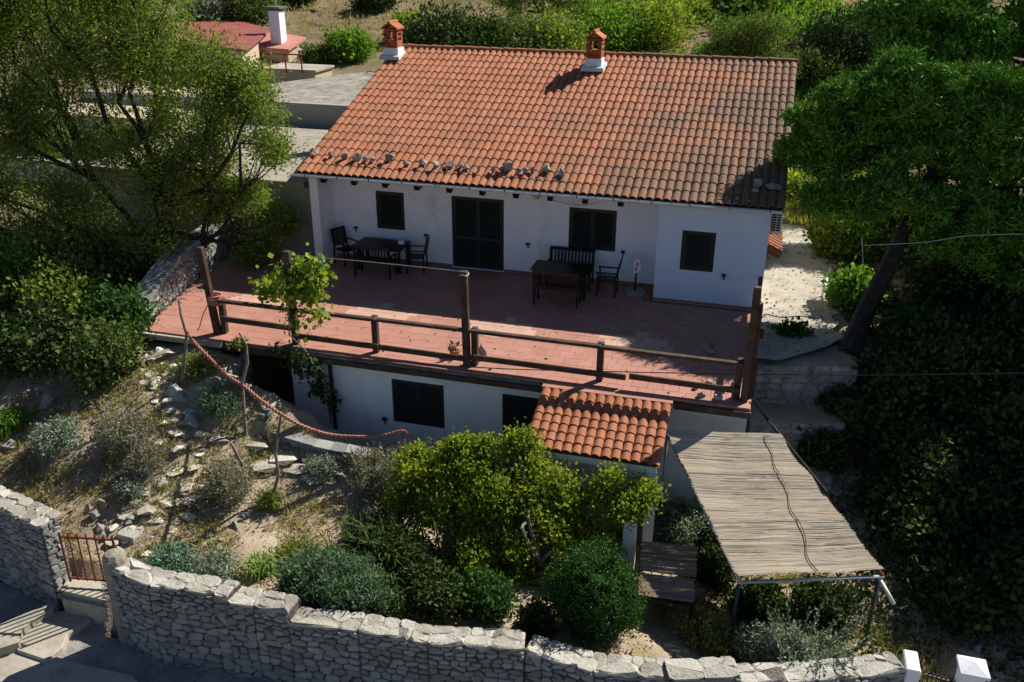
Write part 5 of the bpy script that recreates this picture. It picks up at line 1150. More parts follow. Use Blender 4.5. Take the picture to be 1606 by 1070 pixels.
rocks = [(275, 622, .55, .4, 'broad karst boulder beside the top of the stone path'), (300, 662, .5, .35, 'grey boulder below the broad one on the right of the stone path'), (240, 605, .3, .3, 'dark rock in shade at the top of the stone path under the tree'), (330, 600, .35, .3, 'weathered rock under the red rope near the terrace edge'),
    (72, 635, .5, .5, 'tall jagged rock in shade under the big tree'), (60, 668, .4, .35, 'jagged rock just below the tall one at the left edge'), (15, 700, .35, .25, 'flat pale rock at the left picture edge by the silvery shrub'), (145, 640, .22, .3, 'small upright pale stone in the shade beneath the big tree'),
    (163, 790, .28, .3, 'pale stone left of the path above the red gate'), (150, 808, .26, .28, 'squat stone directly behind the iron gate'), (140, 800, .2, .22, 'small stone left of the squat one behind the gate'), (155, 830, .24, .2, 'low stone at the edge of the path just inside the gate'),
    (392, 808, .22, .2, 'top stone of the little stone line below the lavender bush'), (378, 812, .2, .2, 'second stone of the little line below the lavender bush'), (368, 828, .25, .24, 'bright white stone in the middle of the little stone line'), (352, 848, .24, .2, 'second lowest stone of the little stone line'), (342, 862, .2, .18, 'lowest stone of the little line ending near the silvery plant'),
    (345, 690, .45, .3, 'dark rock below the upright rosemary'), (315, 535+35, .3, .2, 'rock sticking out of the yellow green cushion plant'), (275, 790, .18, .15, 'small loose stone on the right edge of the path'), (288, 775, .2, .18, 'pale loose stone on the path edge beside the lavender'), (498, 783, .12, .08, 'small pale stone lying on the bare soil under the ledge slabs')]
for k, (u, v, s, hz, lab) in enumerate(rocks):
    p = PG(u, v); o = put_rock('rock', (p[0], p[1], p[2]+hz*.12), (s*1.1, s*.85, hz), ROCKS, rnd=rr, tilt=.25); tag(o, lab, 'rock')
mb_l = [(70, 590, .3), (220, 640, .3), (235, 570, .35), (200, 610, .3), (260, 545, .3), (390, 590, .4)]
# ledge: retaining wall along the sunken strip, of squared stones with a coping
def ledge(label, pts, thick, depth, coping=.12):
    P = [np.array(q) for q in pts]; t = thing('retaining_wall', label, 'retaining wall', P[0]-[0, 0, depth])
    core = MB(); fronts = []; g = np.random.default_rng(len(P)*7)
    for A, B in zip(P[:-1], P[1:]):
        d = (B-A)[:2]; L = np.linalg.norm(d); d /= L; nr = np.array([d[1], -d[0]])
        seg_core(core, A, B, nr, thick, min(A[2], B[2])-depth, A[2]-.06, B[2]-.06)
        fronts += face_stones(A, B, A[2]-.03, B[2]-.03, min(A[2], B[2])-min(depth, .6), g)
        s = 0
        while s < L-.02:
            w = min(g.uniform(.2, .42), L-s); a = A+(B-A)*s/L; b = A+(B-A)*(s+w-.015)/L; n3 = np.append(nr, 0); o1 = g.uniform(.0, .05); o2 = thick+g.uniform(-.03, .03); z_ = g.uniform(0, .025)
            q = [a+n3*o1, b+n3*o1, b-n3*o2, a-n3*o2]; mb = MB(); mb.hexa([c_-[0, 0, .09] for c_ in q], [c_+[g.normal(0, .01), g.normal(0, .01), z_] for c_ in q]); mb.build('coping_stone', M['stone'], t); s += w
    core.build('core', M['mortar'], t); emit_pieces(fronts, 'stone', M['stone'], t, 120)
ledge('low stone retaining wall with flat coping between garden and the sunken lower storey', [PZ(400, 668, -1.30), PZ(470, 697, -1.42), PZ(560, 712, -1.5), PZ(640, 738, -1.62), PZ(760, 762, -1.7)], .34, 1.3)
ledge('short block of stones at the upper end of the retaining wall beside the dark opening', [PZ(385, 642, -.95), PZ(415, 652, -1.0)], .4, 1.6)
# flat slabs forming a rough step below the ledge
for k, (u, v, sx_, sy_, lab) in enumerate([(405, 700, .6, .35, 'flat slab at the left end of the rough step under the retaining wall'), (450, 722, .55, .4, 'cream coloured slab in the middle of the rough step'), (500, 752, .62, .45, 'big tilted slab at the front of the rough step'), (470, 742, .5, .3, 'long slab wedged behind the big tilted one'), (560, 740, .4, .3, 'slab between the grey green dome and the big lavender'), (420, 735, .5, .3, 'low slab at the left foot of the rough step'), (525, 715, .45, .3, 'slab against the retaining wall behind the grey green dome')]):
    p = PG(u, v); o = put_rock('stone_slab', (p[0], p[1], p[2]+.06), (sx_*1.55, sy_*1.6, .5), FLATR, rnd=rr, rz=-.3+k*.1, tilt=.08); tag(o, lab, 'stone slab')
# side of the sunken passage: stone face left of the dark opening, steps
pas = thing('passage_wall', 'rough stone wall on the garden side of the dark passage under the terrace', 'wall', (-8.7, -6.6, -2.7)); g = np.random.default_rng(66)
A = np.array([-8.75, -6.0]); B = np.array([-8.6, -7.1]); ps_ = face_stones(B, A, -.45, -.25, -2.6, g)
core = MB(); core.hexa([(-9.1, -7.2, -2.8), (-8.66, -7.15, -2.8), (-8.80, -6.0, -2.8), (-9.2, -6.0, -2.8)], [(-9.1, -7.2, -.6), (-8.66, -7.15, -.6), (-8.80, -6.0, -.3), (-9.2, -6.0, -.3)]); core.build('core', M['mortar'], pas); emit_pieces(ps_, 'stone', M['stone'], pas, 100)
ub = MB(); ub.box(-8.7, -7.6, -3.2, -3.0, -2.7, -.21); ub.build('inner_wall', M['darkconc'], pas)
# stone wall at the left end of the terrace
g = np.random.default_rng(67); tw = thing('stone_wall', 'sunlit rough stone wall bounding the left end of the red terrace', 'stone wall', (-11.9, -5, 0))
P0 = np.array([-11.45, -6.35, 0]); P1 = np.array([-12.0, -3.45, 0]); P2 = np.array([-12.35, -.3, 0]); core = MB(); ps_ = []
for A, B, z0, z1 in ((P0, P1, .35, 1.0), (P1, P2, 1.0, 1.05)):
    d = (B-A)[:2]; d /= np.linalg.norm(d); nr = np.array([d[1], -d[0]]); seg_core(core, A, B, nr, .5, -1.0, z0-.02, z1-.02); ps_ += face_stones(A, B, z0, z1, .0, g)
    L = np.linalg.norm((B-A)[:2]); s = 0
    while s < L-.05:
        w = min(g.uniform(.2, .4), L-s); a = A+(B-A)*s/L; b = A+(B-A)*(s+w-.015)/L; n3 = np.append(nr, 0); za, zb = z0+(z1-z0)*s/L, z0+(z1-z0)*(s+w)/L
        q = [a+n3*.03, b+n3*.03, b-n3*.5, a-n3*.5]; zs = [za, zb, zb, za]; mb = MB(); mb.hexa([(c_[0], c_[1], z_-.05) for c_, z_ in zip(q, zs)], [(c_[0], c_[1], z_+g.uniform(.03, .07)) for c_, z_ in zip(q, zs)]); mb.build('coping_stone', M['stone'], tw); s += w
core.build('core', M['mortar'], tw); emit_pieces(ps_, 'stone', M['stone'], tw, 250)
# rubble bank right of the house below the path
g = np.random.default_rng(68); rw = thing('rubble_wall', 'shaded rubble retaining wall stepping down right of the terrace corner', 'stone wall', (3.6, -4.2, -2.6)); ps_ = []
core = MB()
for (A, B, zt_) in (((3.0, -4.0, 0), (5.2, -3.4, 0), -.12), ((3.0, -5.0, 0), (5.0, -4.5, 0), -1.05), ((3.0, -5.9, 0), (4.8, -5.6, 0), -1.85)):
    A = np.array(A); B = np.array(B); d = (B-A)[:2]; d /= np.linalg.norm(d); nr = np.array([d[1], -d[0]]); seg_core(core, A, B, nr, 1.1, -2.8, zt_-.01); ps_ += face_stones(A, B, zt_, zt_, zt_-1.0, g, .14, .28, .2, .5)
core.build('core', M['soil'], rw); emit_pieces(ps_, 'stone', M['rock'], rw, 160)
# concrete path on the right of the house
mb = MB(); vs = []; nx_ = 9; ys_ = np.linspace(-3.9, 7.2, 30)
for y in ys_:
    for k in range(nx_):
        x0_, x1_ = XR+.02, 5.0+.25*math.sin(y*1.3)-(.3 if y > 4 else 0)-max(0, -2.2-y)*1.1+.12*math.sin(y*9); x = x0_+(x1_-x0_)*k/(nx_-1); vs.append((x, y, .0+.012*math.sin(x*3+y*2)))
for j in range(len(ys_)-1):
    for k in range(nx_-1): a = j*nx_+k; mb.add([], []) ; mb.f.append((a, a+1, a+nx_+1, a+nx_))
mb.v = [tuple(map(float, v)) for v in vs]; o = mb.build('path', M['pathconc'], smooth=True); o['kind'] = 'structure'
# ground litter, pebbles, grass: stuff
def scatter_px(n, poly_u, poly_v, g):
    u = g.uniform(poly_u[0], poly_u[1], n); v = g.uniform(poly_v[0], poly_v[1], n); x = np.empty(n); y = np.empty(n)
    for i in range(n): q = PZ(u[i], v[i], -1.9); x[i], y[i] = q[0], q[1]
    return x, y
def garden_points(n, g, x0=-13, x1=8, y0=-12.4, y1=-6.8):
    x = g.uniform(x0, x1, n); y = g.uniform(y0, y1, n); z = h(x, y)
    ok = (y > wall_y(x)+.48)&~((x > -8.8)&(x < -1.2)&(y > np.interp(x, [-8.8, -6.5, -1.2], [-7.3, -7.4, -7.9])))&~((x < -8.2)&(y < -11.9))
    return np.stack([x, y, z], 1)[ok]
g = np.random.default_rng(71)
P_ = garden_points(15000, g); f = np.sin(P_[:, 0]*1.7+1)*np.sin(P_[:, 1]*2.1)+np.where(P_[:, 0] < -7, .5, -.15)
Pg = P_[f > -.05]; Pg = np.repeat(Pg, 6, 0)+g.normal(size=(len(Pg)*6, 3))*[.05, .05, 0]
o = quads_mesh('dry_grass', leaf_quads(Pg, g.normal(size=Pg.shape)*.6+[0, 0, 1], .12, .014, g), M['leaf_drygrass'], None, (-6, -9, -1.5)); o['kind'] = 'stuff'; o['label'] = 'thin dry grass growing over the garden soil'; o['category'] = 'grass'
Pg = P_[(f > .3)]; Pg = np.repeat(Pg[::2], 9, 0)+g.normal(size=(len(Pg[::2])*9, 3))*[.05, .05, .01]
o = quads_mesh('low_weeds', leaf_quads(Pg, g.normal(size=Pg.shape)*.8+[0, 0, .7], .06, .03, g), M['leaf_grass'], None, (-6, -9, -1.5)); o['kind'] = 'stuff'; o['label'] = 'low green weeds spread over the left of the garden'; o['category'] = 'weeds'
P_ = garden_points(16000, g); P_ = P_+[0, 0, .015]
o = quads_mesh('leaf_litter', leaf_quads(P_, g.normal(size=P_.shape)*[1, 1, .25], .05, .03, g), M['litter'], None, (-6, -9, -1.5)); o['kind'] = 'stuff'; o['label'] = 'brown leaf litter scattered over the garden soil'; o['category'] = 'leaf litter'
Q_ = garden_points(6000, g); P_ = np.concatenate([garden_points(2400, g), Q_[(Q_[:, 0] < -7.2) & (Q_[:, 0] > -11)][:1300]]); mb = MB(); oct_f = [(0, 2, 4), (2, 1, 4), (1, 3, 4), (3, 0, 4), (2, 0, 5), (1, 2, 5), (3, 1, 5), (0, 3, 5)]
for p in P_:
    s = g.uniform(.012, .04)*(2.4 if g.random() < .14 else 1); k = g.uniform(.6, 1.4, 3)*s; mb.add([p+[k[0], .2*s, 0], p-[k[0], 0, 0], p+[0, k[1], 0], p-[0, k[1], -.2*s], p+[.2*s, 0, k[2]*.8], p-[0, 0, k[2]]], oct_f)
o = mb.solo('pebbles', M['stone'], 'pale pebbles and chippings scattered over the garden soil', 'pebbles', kind='stuff')
x = np.concatenate([g.uniform(3.0, 4.9, 380), g.uniform(-13, -9.9, 260), g.uniform(-11.2, 2.7, 130)]); y = np.concatenate([g.uniform(-3.4, 7, 380), g.uniform(0, 6.8, 260), g.uniform(-6.3, -3.2, 130)]); z = np.concatenate([np.full(380, .03), np.full(260, 2.235), np.full(130, .012)])
P_ = np.stack([x, y, z], 1); o = quads_mesh('blown_leaves', leaf_quads(P_, g.normal(size=P_.shape)*[1, 1, .1], .07, .04, g), M['litter'], None, (0, 0, 0)); o['kind'] = 'stuff'; o['label'] = 'dry leaves blown over the concrete path, flat roof and terrace'; o['category'] = 'leaf litter'
# leaf litter on the shaded slope right
n_ = 7000; x = g.uniform(4.9, 13, n_); y = g.uniform(-10.5, 3, n_); z = h(x, y)+.03; P_ = np.stack([x, y, z], 1)
o = quads_mesh('slope_litter', leaf_quads(P_, g.normal(size=P_.shape)*[1, 1, .4], .12, .04, g), M['litter'], None, (8, -4, -1)); o['kind'] = 'stuff'; o['label'] = 'fallen leaves over the dark slope under the pines'; o['category'] = 'leaf litter'

n_ = 15000; x = g.uniform(2.5, 15, n_); y = g.uniform(-10.8, 5, n_); z = h(x, y)+.03; f = np.sin(x*1.3+2)*np.sin(y*1.1)+np.sin(x*3.1)*np.sin(y*2.7)*.5; k = (f > -.6) & np.where(y < -5.9, (x > 3.8+(-6.1-y)*.44) | ((y < -8.7) & (x > 2.5)), x > 5.0); P_ = np.stack([x, y, z], 1)[k]; P_ = np.repeat(P_, 7, 0)+g.normal(size=(len(P_)*7, 3))*[.12, .12, .10]  # ivy on the slope; beside the canopy its dark leaves replace missing shade
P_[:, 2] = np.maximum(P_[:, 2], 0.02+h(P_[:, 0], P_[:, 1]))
o = quads_mesh('ivy', leaf_quads(P_, g.normal(size=P_.shape)+[0, 0, .3], .085, .05, g), M['leaf_dark'], None, (9, -4, -1)); o['kind'] = 'stuff'; o['label'] = 'dark ivy and ground cover over the shaded slope on the right, added by the canopy to darken lit soil'; o['category'] = 'ground cover'

# sticks carrying the rope
def stick(label, pts, r):
    mb = MB(); mb.tube(pts, r, 6); return mb.solo('rope_stick', M['palebark'], label, 'stick')
s1 = PG(285, 602); y1 = s1[1]; stick('thin bent stick by the left end of the terrace edge holding the rope end', [s1, PY(290, 560, y1), PY(293, 525, y1), PY(284, 495, y1), PY(280, 470, y1)], [.04, .04, .035, .028, .02])
s2 = PG(386, 682); y2 = s2[1]; stick('tall pale gnarled stick beside the dark passage', [s2, PY(383, 650, y2), PY(380, 600, y2), PY(388, 570, y2+.05), PY(386, 540, y2+.05), PY(375, 522, y2)], [.036, .036, .034, .032, .028, .02])
s3 = PG(425, 790); y3 = s3[1]; stick('dark crooked stick in front of the retaining wall', [s3, PY(437, 745, y3), PY(432, 710, y3), PY(436, 680, y3), PY(441, 648, y3)], [.036, .032, .03, .028, .022])
s4 = PG(388, 760); y4 = s4[1]; stick('short dark stick leaning left inside the large lavender bush', [s4, PY(378, 725, y4), PY(362, 695, y4)], [.04, .035, .025])
s5 = PG(634, 735); y5 = -7.75; p5 = PY(632, 678, y5)
stick('slim stick in the fruit tree carrying the far bend of the rope', [(p5[0]+.05, y5, -1.7), p5+[0, 0, .03]], [.03, .02])
s6 = PG(302, 520)
rope_pts = [PY(293, 521, y1), PY(303, 535, y1+.1), PY(330, 563, (y1+y2)/2), PY(355, 588, (y1+2*y2)/3), PY(383, 606, y2-.06), PY(410, 628, (y2+y3)/2), PY(441, 650, y3+.05), PY(475, 668, -8.9), PY(515, 681, -8.4), PY(560, 685, -8.1), PY(600, 683, -7.9), PY(632, 676, y5), PY(645, 688, -7.8), PY(660, 706, -7.85)]
def smooth_pts(P, k=6):
    P = [np.array(p) for p in P]; out = []
    for i in range(len(P)-1):
        p0, p1, p2, p3 = P[max(i-1, 0)], P[i], P[i+1], P[min(i+2, len(P)-1)]
        for j in range(k):
            t = j/k; out.append(.5*((2*p1)+(-p0+p2)*t+(2*p0-5*p1+4*p2-p3)*t*t+(-p0+3*p1-3*p2+p3)*t**3))
    out.append(P[-1]); return out
rp = smooth_pts(rope_pts, 22); mb = MB(); rt = thing('rope', 'thick faded red rope slung across the garden between the crooked sticks', 'rope', rp[0])
for ph in (0, 2.09, 4.19):     # three twisted strands
    q = []
    for i, p in enumerate(rp): a = i*.62+ph; q.append(p+np.array([.016*math.cos(a), .0, .016*math.sin(a)])+np.array([0, .010*math.sin(a*1.0+1), 0]))
    mb = MB(); mb.tube(q, .021, 6); mb.build('strand', M['rope'], rt, smooth=True)
# knots and end of the rope on the first post
kn = thing('rope_coil', 'red rope knotted round the left tall terrace post', 'rope', (-9.4, -6.1, .9)); 
for k in range(4):
    mb = MB(); z = .78+k*.055; mb.tube([(-9.45+.15*math.cos(a)+.0, -6.05+.17*math.sin(a), z+.02*math.sin(a*2+k)) for a in np.linspace(0, 6.28, 14)], .03, 6); mb.build('turn', M['rope'], kn, smooth=True)
mb = MB(); mb.tube(smooth_pts([(-9.55, -6.2, .8), PY(318, 495, -6.4), PY(312, 515, -6.6), PY(305, 521, -6.9), PY(295, 521, y1)]), .012, 5); mb.build('tail', M['rope'], kn)

# cables
def cable(label, px, r=.012, mt='cable', cat='cable'):
    P = [PY(u, v, y) for u, v, y in px]; mb = MB(); mb.tube(smooth_pts(P, 8), r, 5); return mb.solo('cable', M[mt], label, cat)
cable('black overhead cable crossing the whole picture in front of the terrace edge', [(-60, 480, -12.9), (60, 496, -12.9), (230, 520, -12.9), (420, 545, -12.9), (600, 566, -12.9), (780, 578, -12.9), (960, 583, -12.9), (1165, 587, -12.9), (1400, 588, -12.9), (1680, 584, -12.9)], .007)
cable('white washing line from the left posts to the top of the middle post', [(455, 400, -6.1), (560, 409, -6.1), (650, 418, -6.1), (727, 426, -6.1)], .008, 'whiteline', 'washing line')
cable('thin looping cable lying on the concrete path beside the terrace', [(1194, 500, -2.7), (1202, 493, -2.6), (1225, 498, -2.9), (1255, 496, -2.9), (1285, 501, -3.0)], .012)
cable('slack cable drooping under the eave over the double shutter window', [(860, 312, -.3), (905, 322, -.1), (940, 318, -.3)], .006)
cable('pale wire running from the thin post into the dark trees on the right', [(1355, 385, -1.5), (1450, 380, -1.4), (1520, 370, -1.2), (1640, 366, -1)], .008, 'whiteline', 'wire')
cc = PY(728, 428, -6.1); mb = MB(); mb.tube([(cc[0]+.09*math.cos(a), -6.1+.1*math.sin(a), cc[2]-.03+.02*math.sin(3*a)) for a in np.linspace(0, 12, 26)], .014, 5); mb.solo('wire_coil', M['whiteline'], 'white cord wound round the top of the middle terrace post', 'cord')

# ------------------------------------------------------------ behind the house
g = np.random.default_rng(81)
sh = thing('garage', 'low grey rendered outbuilding with a flat concrete roof joined to the left of the house', 'outbuilding', (-12, 3, 0))
mb = MB(); mb.box(-17.5, XL-.255, -.28, -.03, -.3, 2.02); mb.build('front_wall', M['greywall'], sh)
mb = MB(); mb.box(-17.5, -17.25, -.027, 7.0, -.3, 2.02); mb.build('side_wall', M['greywall'], sh)
mb = MB(); mb.box(-17.7, XL-.27, -.36, 7.0, 2.023, 2.22); mb.build('roof', M['concrete'], sh, bevel=.02)
mb = MB(); mb.beam((-9.95, -.42, 2.2), (-9.45, -.42, 2.2), .1, .14); mb.build('roof_bracket', M['oldwood'], sh)
mb = MB(); mb.box(-24, -9.9, 7.6, 7.9, 1.2, 3.0); t = mb.solo('concrete_wall', M['greywall'], 'grey concrete wall behind the flat roof at the foot of the paved ramp', 'wall')
o = None
P = [PZ(432, 178, 2.9), PZ(550, 160, 2.9), PZ(600, 92, 3.5), PZ(560, 100, 3.4)]
mb = MB(); P = [(-19.5, 7.95, 2.95), (-9.9, 7.95, 2.9), (-10.2, 13, 3.15), (-11.5, 21, 3.7), (-13.0, 21, 3.7), (-14.2, 15, 3.3), (-17.5, 11.5, 3.05)]
mb.add([(a, b, c_) for a, b, c_ in P]+[(a, b, c_-1.5) for a, b, c_ in P], [tuple(range(7))]+[(i, (i+1) % 7, 7+(i+1) % 7, 7+i) for i in range(7)]); o = mb.build('ramp', M['fieldroad']); o['kind'] = 'structure'
def gz(x, y): return H(x, y)
def flat_house():
    a = PZ(250, 45, 3.9); b = PZ(430, 75, 3.6); zt_ = 4.1
    c = [PZ(235, 30, zt_), PZ(300, 15, zt_), PZ(425, 45, zt_), PZ(385, 78, zt_), PZ(240, 62, zt_)]
    t = thing('neighbour_house', 'neighbouring house with a dull red low roof half hidden by the big tree', 'house', (c[3][0], c[3][1], 2.5))
    mb = MB(); n = len(c); mb.add([tuple(p) for p in c]+[(p[0], p[1], zt_-.12) for p in c], [tuple(range(n-1, -1, -1)), tuple(range(n, 2*n))]+[(i, (i+1) % n, n+(i+1) % n, n+i) for i in range(n)]); mb.build('roof', M['redroof'], t)
    cc = sum(c)/n; d = [cc+(p-cc)*.93 for p in c]; mb = MB(); mb.add([(p[0], p[1], zt_-.125) for p in d]+[(p[0], p[1], 1.5) for p in d], [(i, (i+1) % n, n+(i+1) % n, n+i) for i in range(n)]); mb.build('wall', M['cream'], t)
    p = PZ(440, 64, 3.75); w = .8
    mb = MB(); mb.box(p[0]-1.0, p[0]+.75, p[1]-.7, p[1]+1.0, 2.0, 3.4); mb.build('bake_house', M['cream'], t)
    mb = MB(); mb.hexa([(p[0]-1.15, p[1]-.85, 3.35), (p[0]+.9, p[1]-.85, 3.35), (p[0]+.9, p[1]+1.1, 3.75), (p[0]-1.15, p[1]+1.1, 3.95)], [(p[0]-1.15, p[1]-.85, 3.5), (p[0]+.9, p[1]-.85, 3.45), (p[0]+.9, p[1]+1.1, 3.85), (p[0]-1.15, p[1]+1.1, 4.1)]); mb.build('small_roof', M['salmon'], t)
    x, y = p[0]-.15, p[1]+.1; mb = MB(); mb.box(x-.3, x+.3, y-.3, y+.3, 3.3, 5.2); ch = mb.build('chimney', M['plaster'], t); mb = MB(); mb.box(x-.42, x+.42, y-.42, y+.42, 5.3, 5.4); mb.box(x-.26, x+.26, y-.26, y+.26, 5.203, 5.297); mb.build('chimney_cap', M['darkconc'], ch)
    mb = MB(); mb.tube([(x, y, 5.4), (x, y, 5.75)], .05, 6); mb.build('pipe', M['tube'], ch)
    # solar panels on the near side
    for k, (u, v) in enumerate([(365, 92), (362, 78)]):
        q = PZ(u, v, 3.2); mb = MB(); mb.hexa([(q[0]-1.2, q[1]-.5, 2.9), (q[0]+1.0, q[1]-.5, 2.9), (q[0]+1.0, q[1]+.5, 3.3), (q[0]-1.2, q[1]+.5, 3.3)], [(q[0]-1.2, q[1]-.5, 2.95), (q[0]+1.0, q[1]-.5, 2.95), (q[0]+1.0, q[1]+.5, 3.35), (q[0]-1.2, q[1]+.5, 3.35)]); f = mb.build('solar_panel', M['solar'], t)
        mb = MB(); mb.beam((q[0]-1.25, q[1]-.54, 2.93), (q[0]+1.05, q[1]-.54, 2.93), .06, .08); mb.build('frame', M['metalwhite'], f)
    return t
flat_house()
p = PZ(488, 118, 2.9); pw = thing('stone_terrace', 'small stone sided terrace with a red handrail below the salmon roof', 'terrace', (p[0], p[1], 2.2))
mb = MB(); mb.box(p[0]-2.3, p[0]+.25, p[1]-.1, p[1]+1.6, 1.8, 3.05); mb.build('platform', M['cream'], pw); mb = MB(); mb.box(p[0]-2.4, p[0]+.35, p[1]-.2, p[1]+1.7, 3.053, 3.15); mb.build('top_slab', M['pathconc'], pw)
for k in range(3): mb = MB(); mb.tube([(p[0]-.3-k*.8, p[1]-.25, 3.0), (p[0]-.3-k*.8, p[1]-.25, 3.8)], .035, 5); mb.build('rail_post', M['rust'], pw)
mb = MB(); mb.tube([(p[0]-.2, p[1]-.25, 3.8), (p[0]-2, p[1]-.25, 3.8)], .035, 5); mb.build('handrail', M['rust'], pw)
mb = MB(); a = PZ(250, 30, 3.2); b = PZ(482, 52, 3.2); a = a+[0, 2.0, 0]; b = b+[0, 1.5, 0]; n_ = 40; vs = []
for i in range(n_+1):
    q = a+(b-a)*i/n_; vs += [(q[0], q[1]+.1*math.sin(i*1.7), 3.0), (q[0], q[1]+.1*math.sin(i*1.7)+.03, 4.45+.05*math.sin(i))]
mb.add(vs, [(2*i, 2*i+2, 2*i+3, 2*i+1) for i in range(n_)]); so = mb.solo('netting_fence', M['tarp'], 'teal green net fence behind the red roof of the neighbouring house', 'fence'); so.modifiers.new('thick', 'SOLIDIFY').thickness = .02
mb = MB(); mb.box(-26, -16.5, 2.0, 2.4, -.5, 1.6); mb.solo('white_wall', M['stone'], 'pale stone wall glimpsed through the left side of the big tree', 'wall')
mb = MB(); mb.box(-25, -18.5, 5, 12, 1.5, 2.6); mb.solo('terrace_building', M['cream'], 'pale low building seen in gaps of the big tree crown', 'building')

# hillside vegetation
def hbush(label, x, y, r, hh_, lm, seed, n=260, leaf=.14, name='shrub', cat='shrub', group=None, gap=.45):
    return bush(label, (x, y, H(x, y)-.1), r*1.15, hh_*1.1, lm, leaf*1.25, leaf*.7, int(n*2.2), 12, seed, name=name, cat=cat, spread=.16*max(r, .8), group=group, gap=gap)
def at(u, v, y): q = PY(u, v, y); return q[0]
hb = [(545, 20.5, 1.15, 1.4, 'leaf_bright', 'bright green oleander bush beside the lane behind the left chimney'), (690, 17.5, 1.6, 3.0, 'leaf_dark', 'dense dark green tree behind the left part of the ridge'), (755, 19, 1.4, 2.6, 'leaf_box', 'glossy dark bush next to the dense dark tree behind the ridge'), (640, 25, 1.0, 1.4, 'leaf_citrus', 'small yellowish bush on the slope right of the left chimney'),
      (810, 19, 1.5, 2.5, 'leaf_hill', 'olive grey tree crown behind the ridge, left of the second chimney'), (870, 20, 1.6, 2.6, 'leaf_olive', 'thin leaved olive tree behind the ridge near the second chimney'), (1020, 26, 2.2, 2.2, 'leaf_citrus', 'broad light green bush bank behind the middle of the ridge'), (950, 24, 2.0, 2.2, 'leaf_bright', 'fresh green bush behind the second chimney'),
      (1085, 31, .9, .9, 'leaf_olive', 'greyish bush on the dry slope above the ridge'), (1290, 28, 1.0, 1.5, 'leaf_bright', 'green bush above the right end of the ridge'), (1290, 22, 1.2, 1.5, 'leaf_hill', 'olive green bush right of the ridge end'), (1280, 17, .9, 1.1, 'leaf_hill', 'scrubby bush on the dry strip right of the roof'), (1262, 9.5, .6, .8, 'leaf_citrus', 'small green bush right of the roof edge'),
      (330, 27, 1.4, 1.6, 'leaf_silver', 'grey green bush above the red roof of the neighbouring house'), (400, 28, 1.6, 1.8, 'leaf_hill', 'dark bush on the slope behind the white chimney'), (470, 33, 1.2, 1.3, 'leaf_dark', 'dark low bush on the brown slope at the top of the picture'), (495, 19.5, .7, .8, 'leaf_hill', 'small bush next to the stone sided terrace'), (590, 32, 1.2, 1.2, 'leaf_dark', 'dark bush on the brown slope above the left chimney'),
      (200, 27, 2, 2, 'leaf_hill', 'bush on the slope behind the big tree, left'), (1340, 24, 2.0, 2.8, 'leaf_dark', 'dark tree in shade above the right end of the ridge'), (1160, 34, 1.6, 1.8, 'leaf_hill', 'bush high on the slope above the bare branched tree'), (1255, 13.5, .7, .7, 'leaf_drygrass', 'dry tuft bush just beyond the right roof verge')]
for k, (u, y, r, hh_, lm, lab) in enumerate(hb):
    hbush(lab, at(u, 60, y), y, r, hh_, lm, 700+k, n=300 if r > 1 else 160)
x0_, y0_ = at(1150, 90, 17.5), 17.5; z0_ = H(x0_, y0_)
tree('olive_tree', 'open crowned tree with a dark forked trunk behind the right part of the ridge', 'tree', (x0_, y0_, z0_-.1), (x0_+.1, y0_, z0_+1.3), [((x0_-.7, y0_, z0_+2.5), (1.0, 1, .7), 120), ((x0_+.8, y0_, z0_+2.6), (1.2, 1, .7), 140), ((x0_, y0_+.3, z0_+3.3), (1.2, 1, .7), 130), ((x0_+1.9, y0_, z0_+2.2), (.9, .9, .6), 90), ((x0_+1.2, y0_, z0_+3.6), (1.2, 1, .7), 110)], 26, .12, .05, 'leaf_hill', 'bark', .15, 760, twigs=8, spread=.16, up=.3, gap=.3)
x0_, y0_ = at(830, 60, 23), 23; z0_ = H(x0_, y0_)
tree('olive_tree', 'grey green tree with a light trunk high behind the middle of the roof', 'tree', (x0_, y0_, z0_-.1), (x0_+.1, y0_, z0_+1.4), [((x0_-1, y0_, z0_+2.6), (1.2, 1, .8), 130), ((x0_+.8, y0_, z0_+2.8), (1.2, 1, .8), 130), ((x0_, y0_+.3, z0_+3.6), (1.3, 1, .8), 130), ((x0_+2.2, y0_, z0_+2.6), (1.1, .9, .8), 110)], 24, .13, .05, 'leaf_olive', 'bark', .15, 761, twigs=8, spread=.18, up=.3, gap=.35)
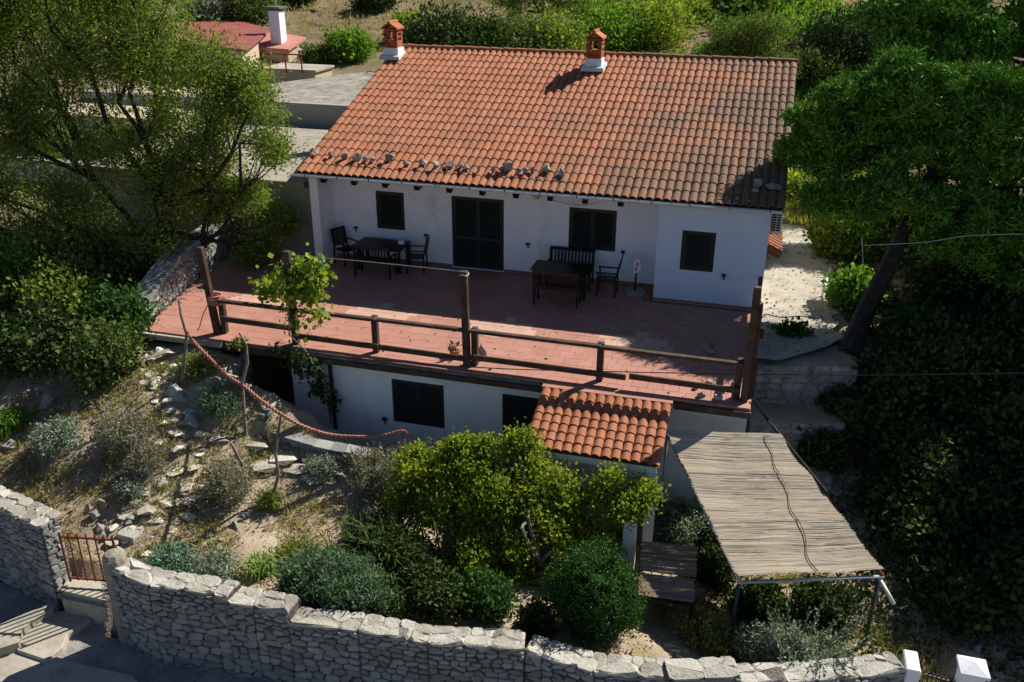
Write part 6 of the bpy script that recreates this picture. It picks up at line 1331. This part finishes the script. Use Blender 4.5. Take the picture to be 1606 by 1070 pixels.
# far off woods and scrub: nobody could count it
n_ = 420; x = g.uniform(-60, 60, n_); y = g.uniform(30, 110, n_); keep = ~((x < -8) & (x > -30) & (y < 45)); x, y = x[keep], y[keep]; z = h(x, y)
C = np.stack([x, y, z+.5], 1); r_ = g.uniform(.8, 2.4, len(C)); k = 45; C2 = np.repeat(C, k, 0); r2 = np.repeat(r_, k)[:, None]
d = unit(g.normal(size=C2.shape)); P_ = C2+d*r2*g.uniform(.5, 1, (len(C2), 1))*[1, 1, .6]; P_ = np.repeat(P_, 3, 0)+g.normal(size=(len(P_)*3, 3))*.2
o = quads_mesh('far_scrub', leaf_quads(P_, g.normal(size=P_.shape)+[0, 0, .4], .32, .2, g), M['leaf_hill'], None, (0, 60, 5)); o['kind'] = 'stuff'; o['label'] = 'scattered scrub covering the far hillside'; o['category'] = 'scrub'
n_ = 5000; x = g.uniform(-30, 16, n_); y = g.uniform(14.5, 45, n_); z = h(x, y); P_ = np.repeat(np.stack([x, y, z], 1), 6, 0)+g.normal(size=(n_*6, 3))*[.15, .15, .02]
ok = ~((P_[:, 0] > -20) & (P_[:, 0] < -9.9) & (P_[:, 1] < 21)); P_ = P_[ok]
o = quads_mesh('hill_grass', leaf_quads(P_, g.normal(size=P_.shape)*.5+[0, 0, 1], .24, .05, g), M['leaf_drygrass'], None, (0, 25, 3)); o['kind'] = 'stuff'; o['label'] = 'dry grass on the brown slope behind the house'; o['category'] = 'grass'
n_ = 4200; x = g.uniform(-9, 12, n_); y = g.uniform(16, 36, n_); f = np.sin(x*.55+1)+np.sin(y*.4+x*.2); k = f > -.2; x, y = x[k], y[k]; P_ = np.repeat(np.stack([x, y, h(x, y)+.05], 1), 12, 0)+g.normal(size=(len(x)*12, 3))*[.28, .28, .12]
o = quads_mesh('green_scrub', leaf_quads(P_, g.normal(size=P_.shape)*.6+[0, 0, 1], .24, .10, g), M['leaf_bright'], None, (0, 25, 3)); o['kind'] = 'stuff'; o['label'] = 'low bright green scrub on the slope above the ridge'; o['category'] = 'scrub'
n_ = 1400; x = np.concatenate([g.uniform(2.9, 9, n_), g.uniform(3.2, 6, 500)]); y = np.concatenate([g.uniform(7.2, 26, n_), g.uniform(6.8, 12, 500)]); z = h(x, y); P_ = np.repeat(np.stack([x, y, z], 1), 12, 0)+g.normal(size=(len(x)*12, 3))*[.12, .12, .02]
o = quads_mesh('verge_grass', leaf_quads(P_, g.normal(size=P_.shape)*.5+[0, 0, 1], .2, .03, g), M['leaf_grass'], None, (5, 15, 1)); o['kind'] = 'stuff'; o['label'] = 'rough green and dry grass right of the house beyond the path'; o['category'] = 'grass'
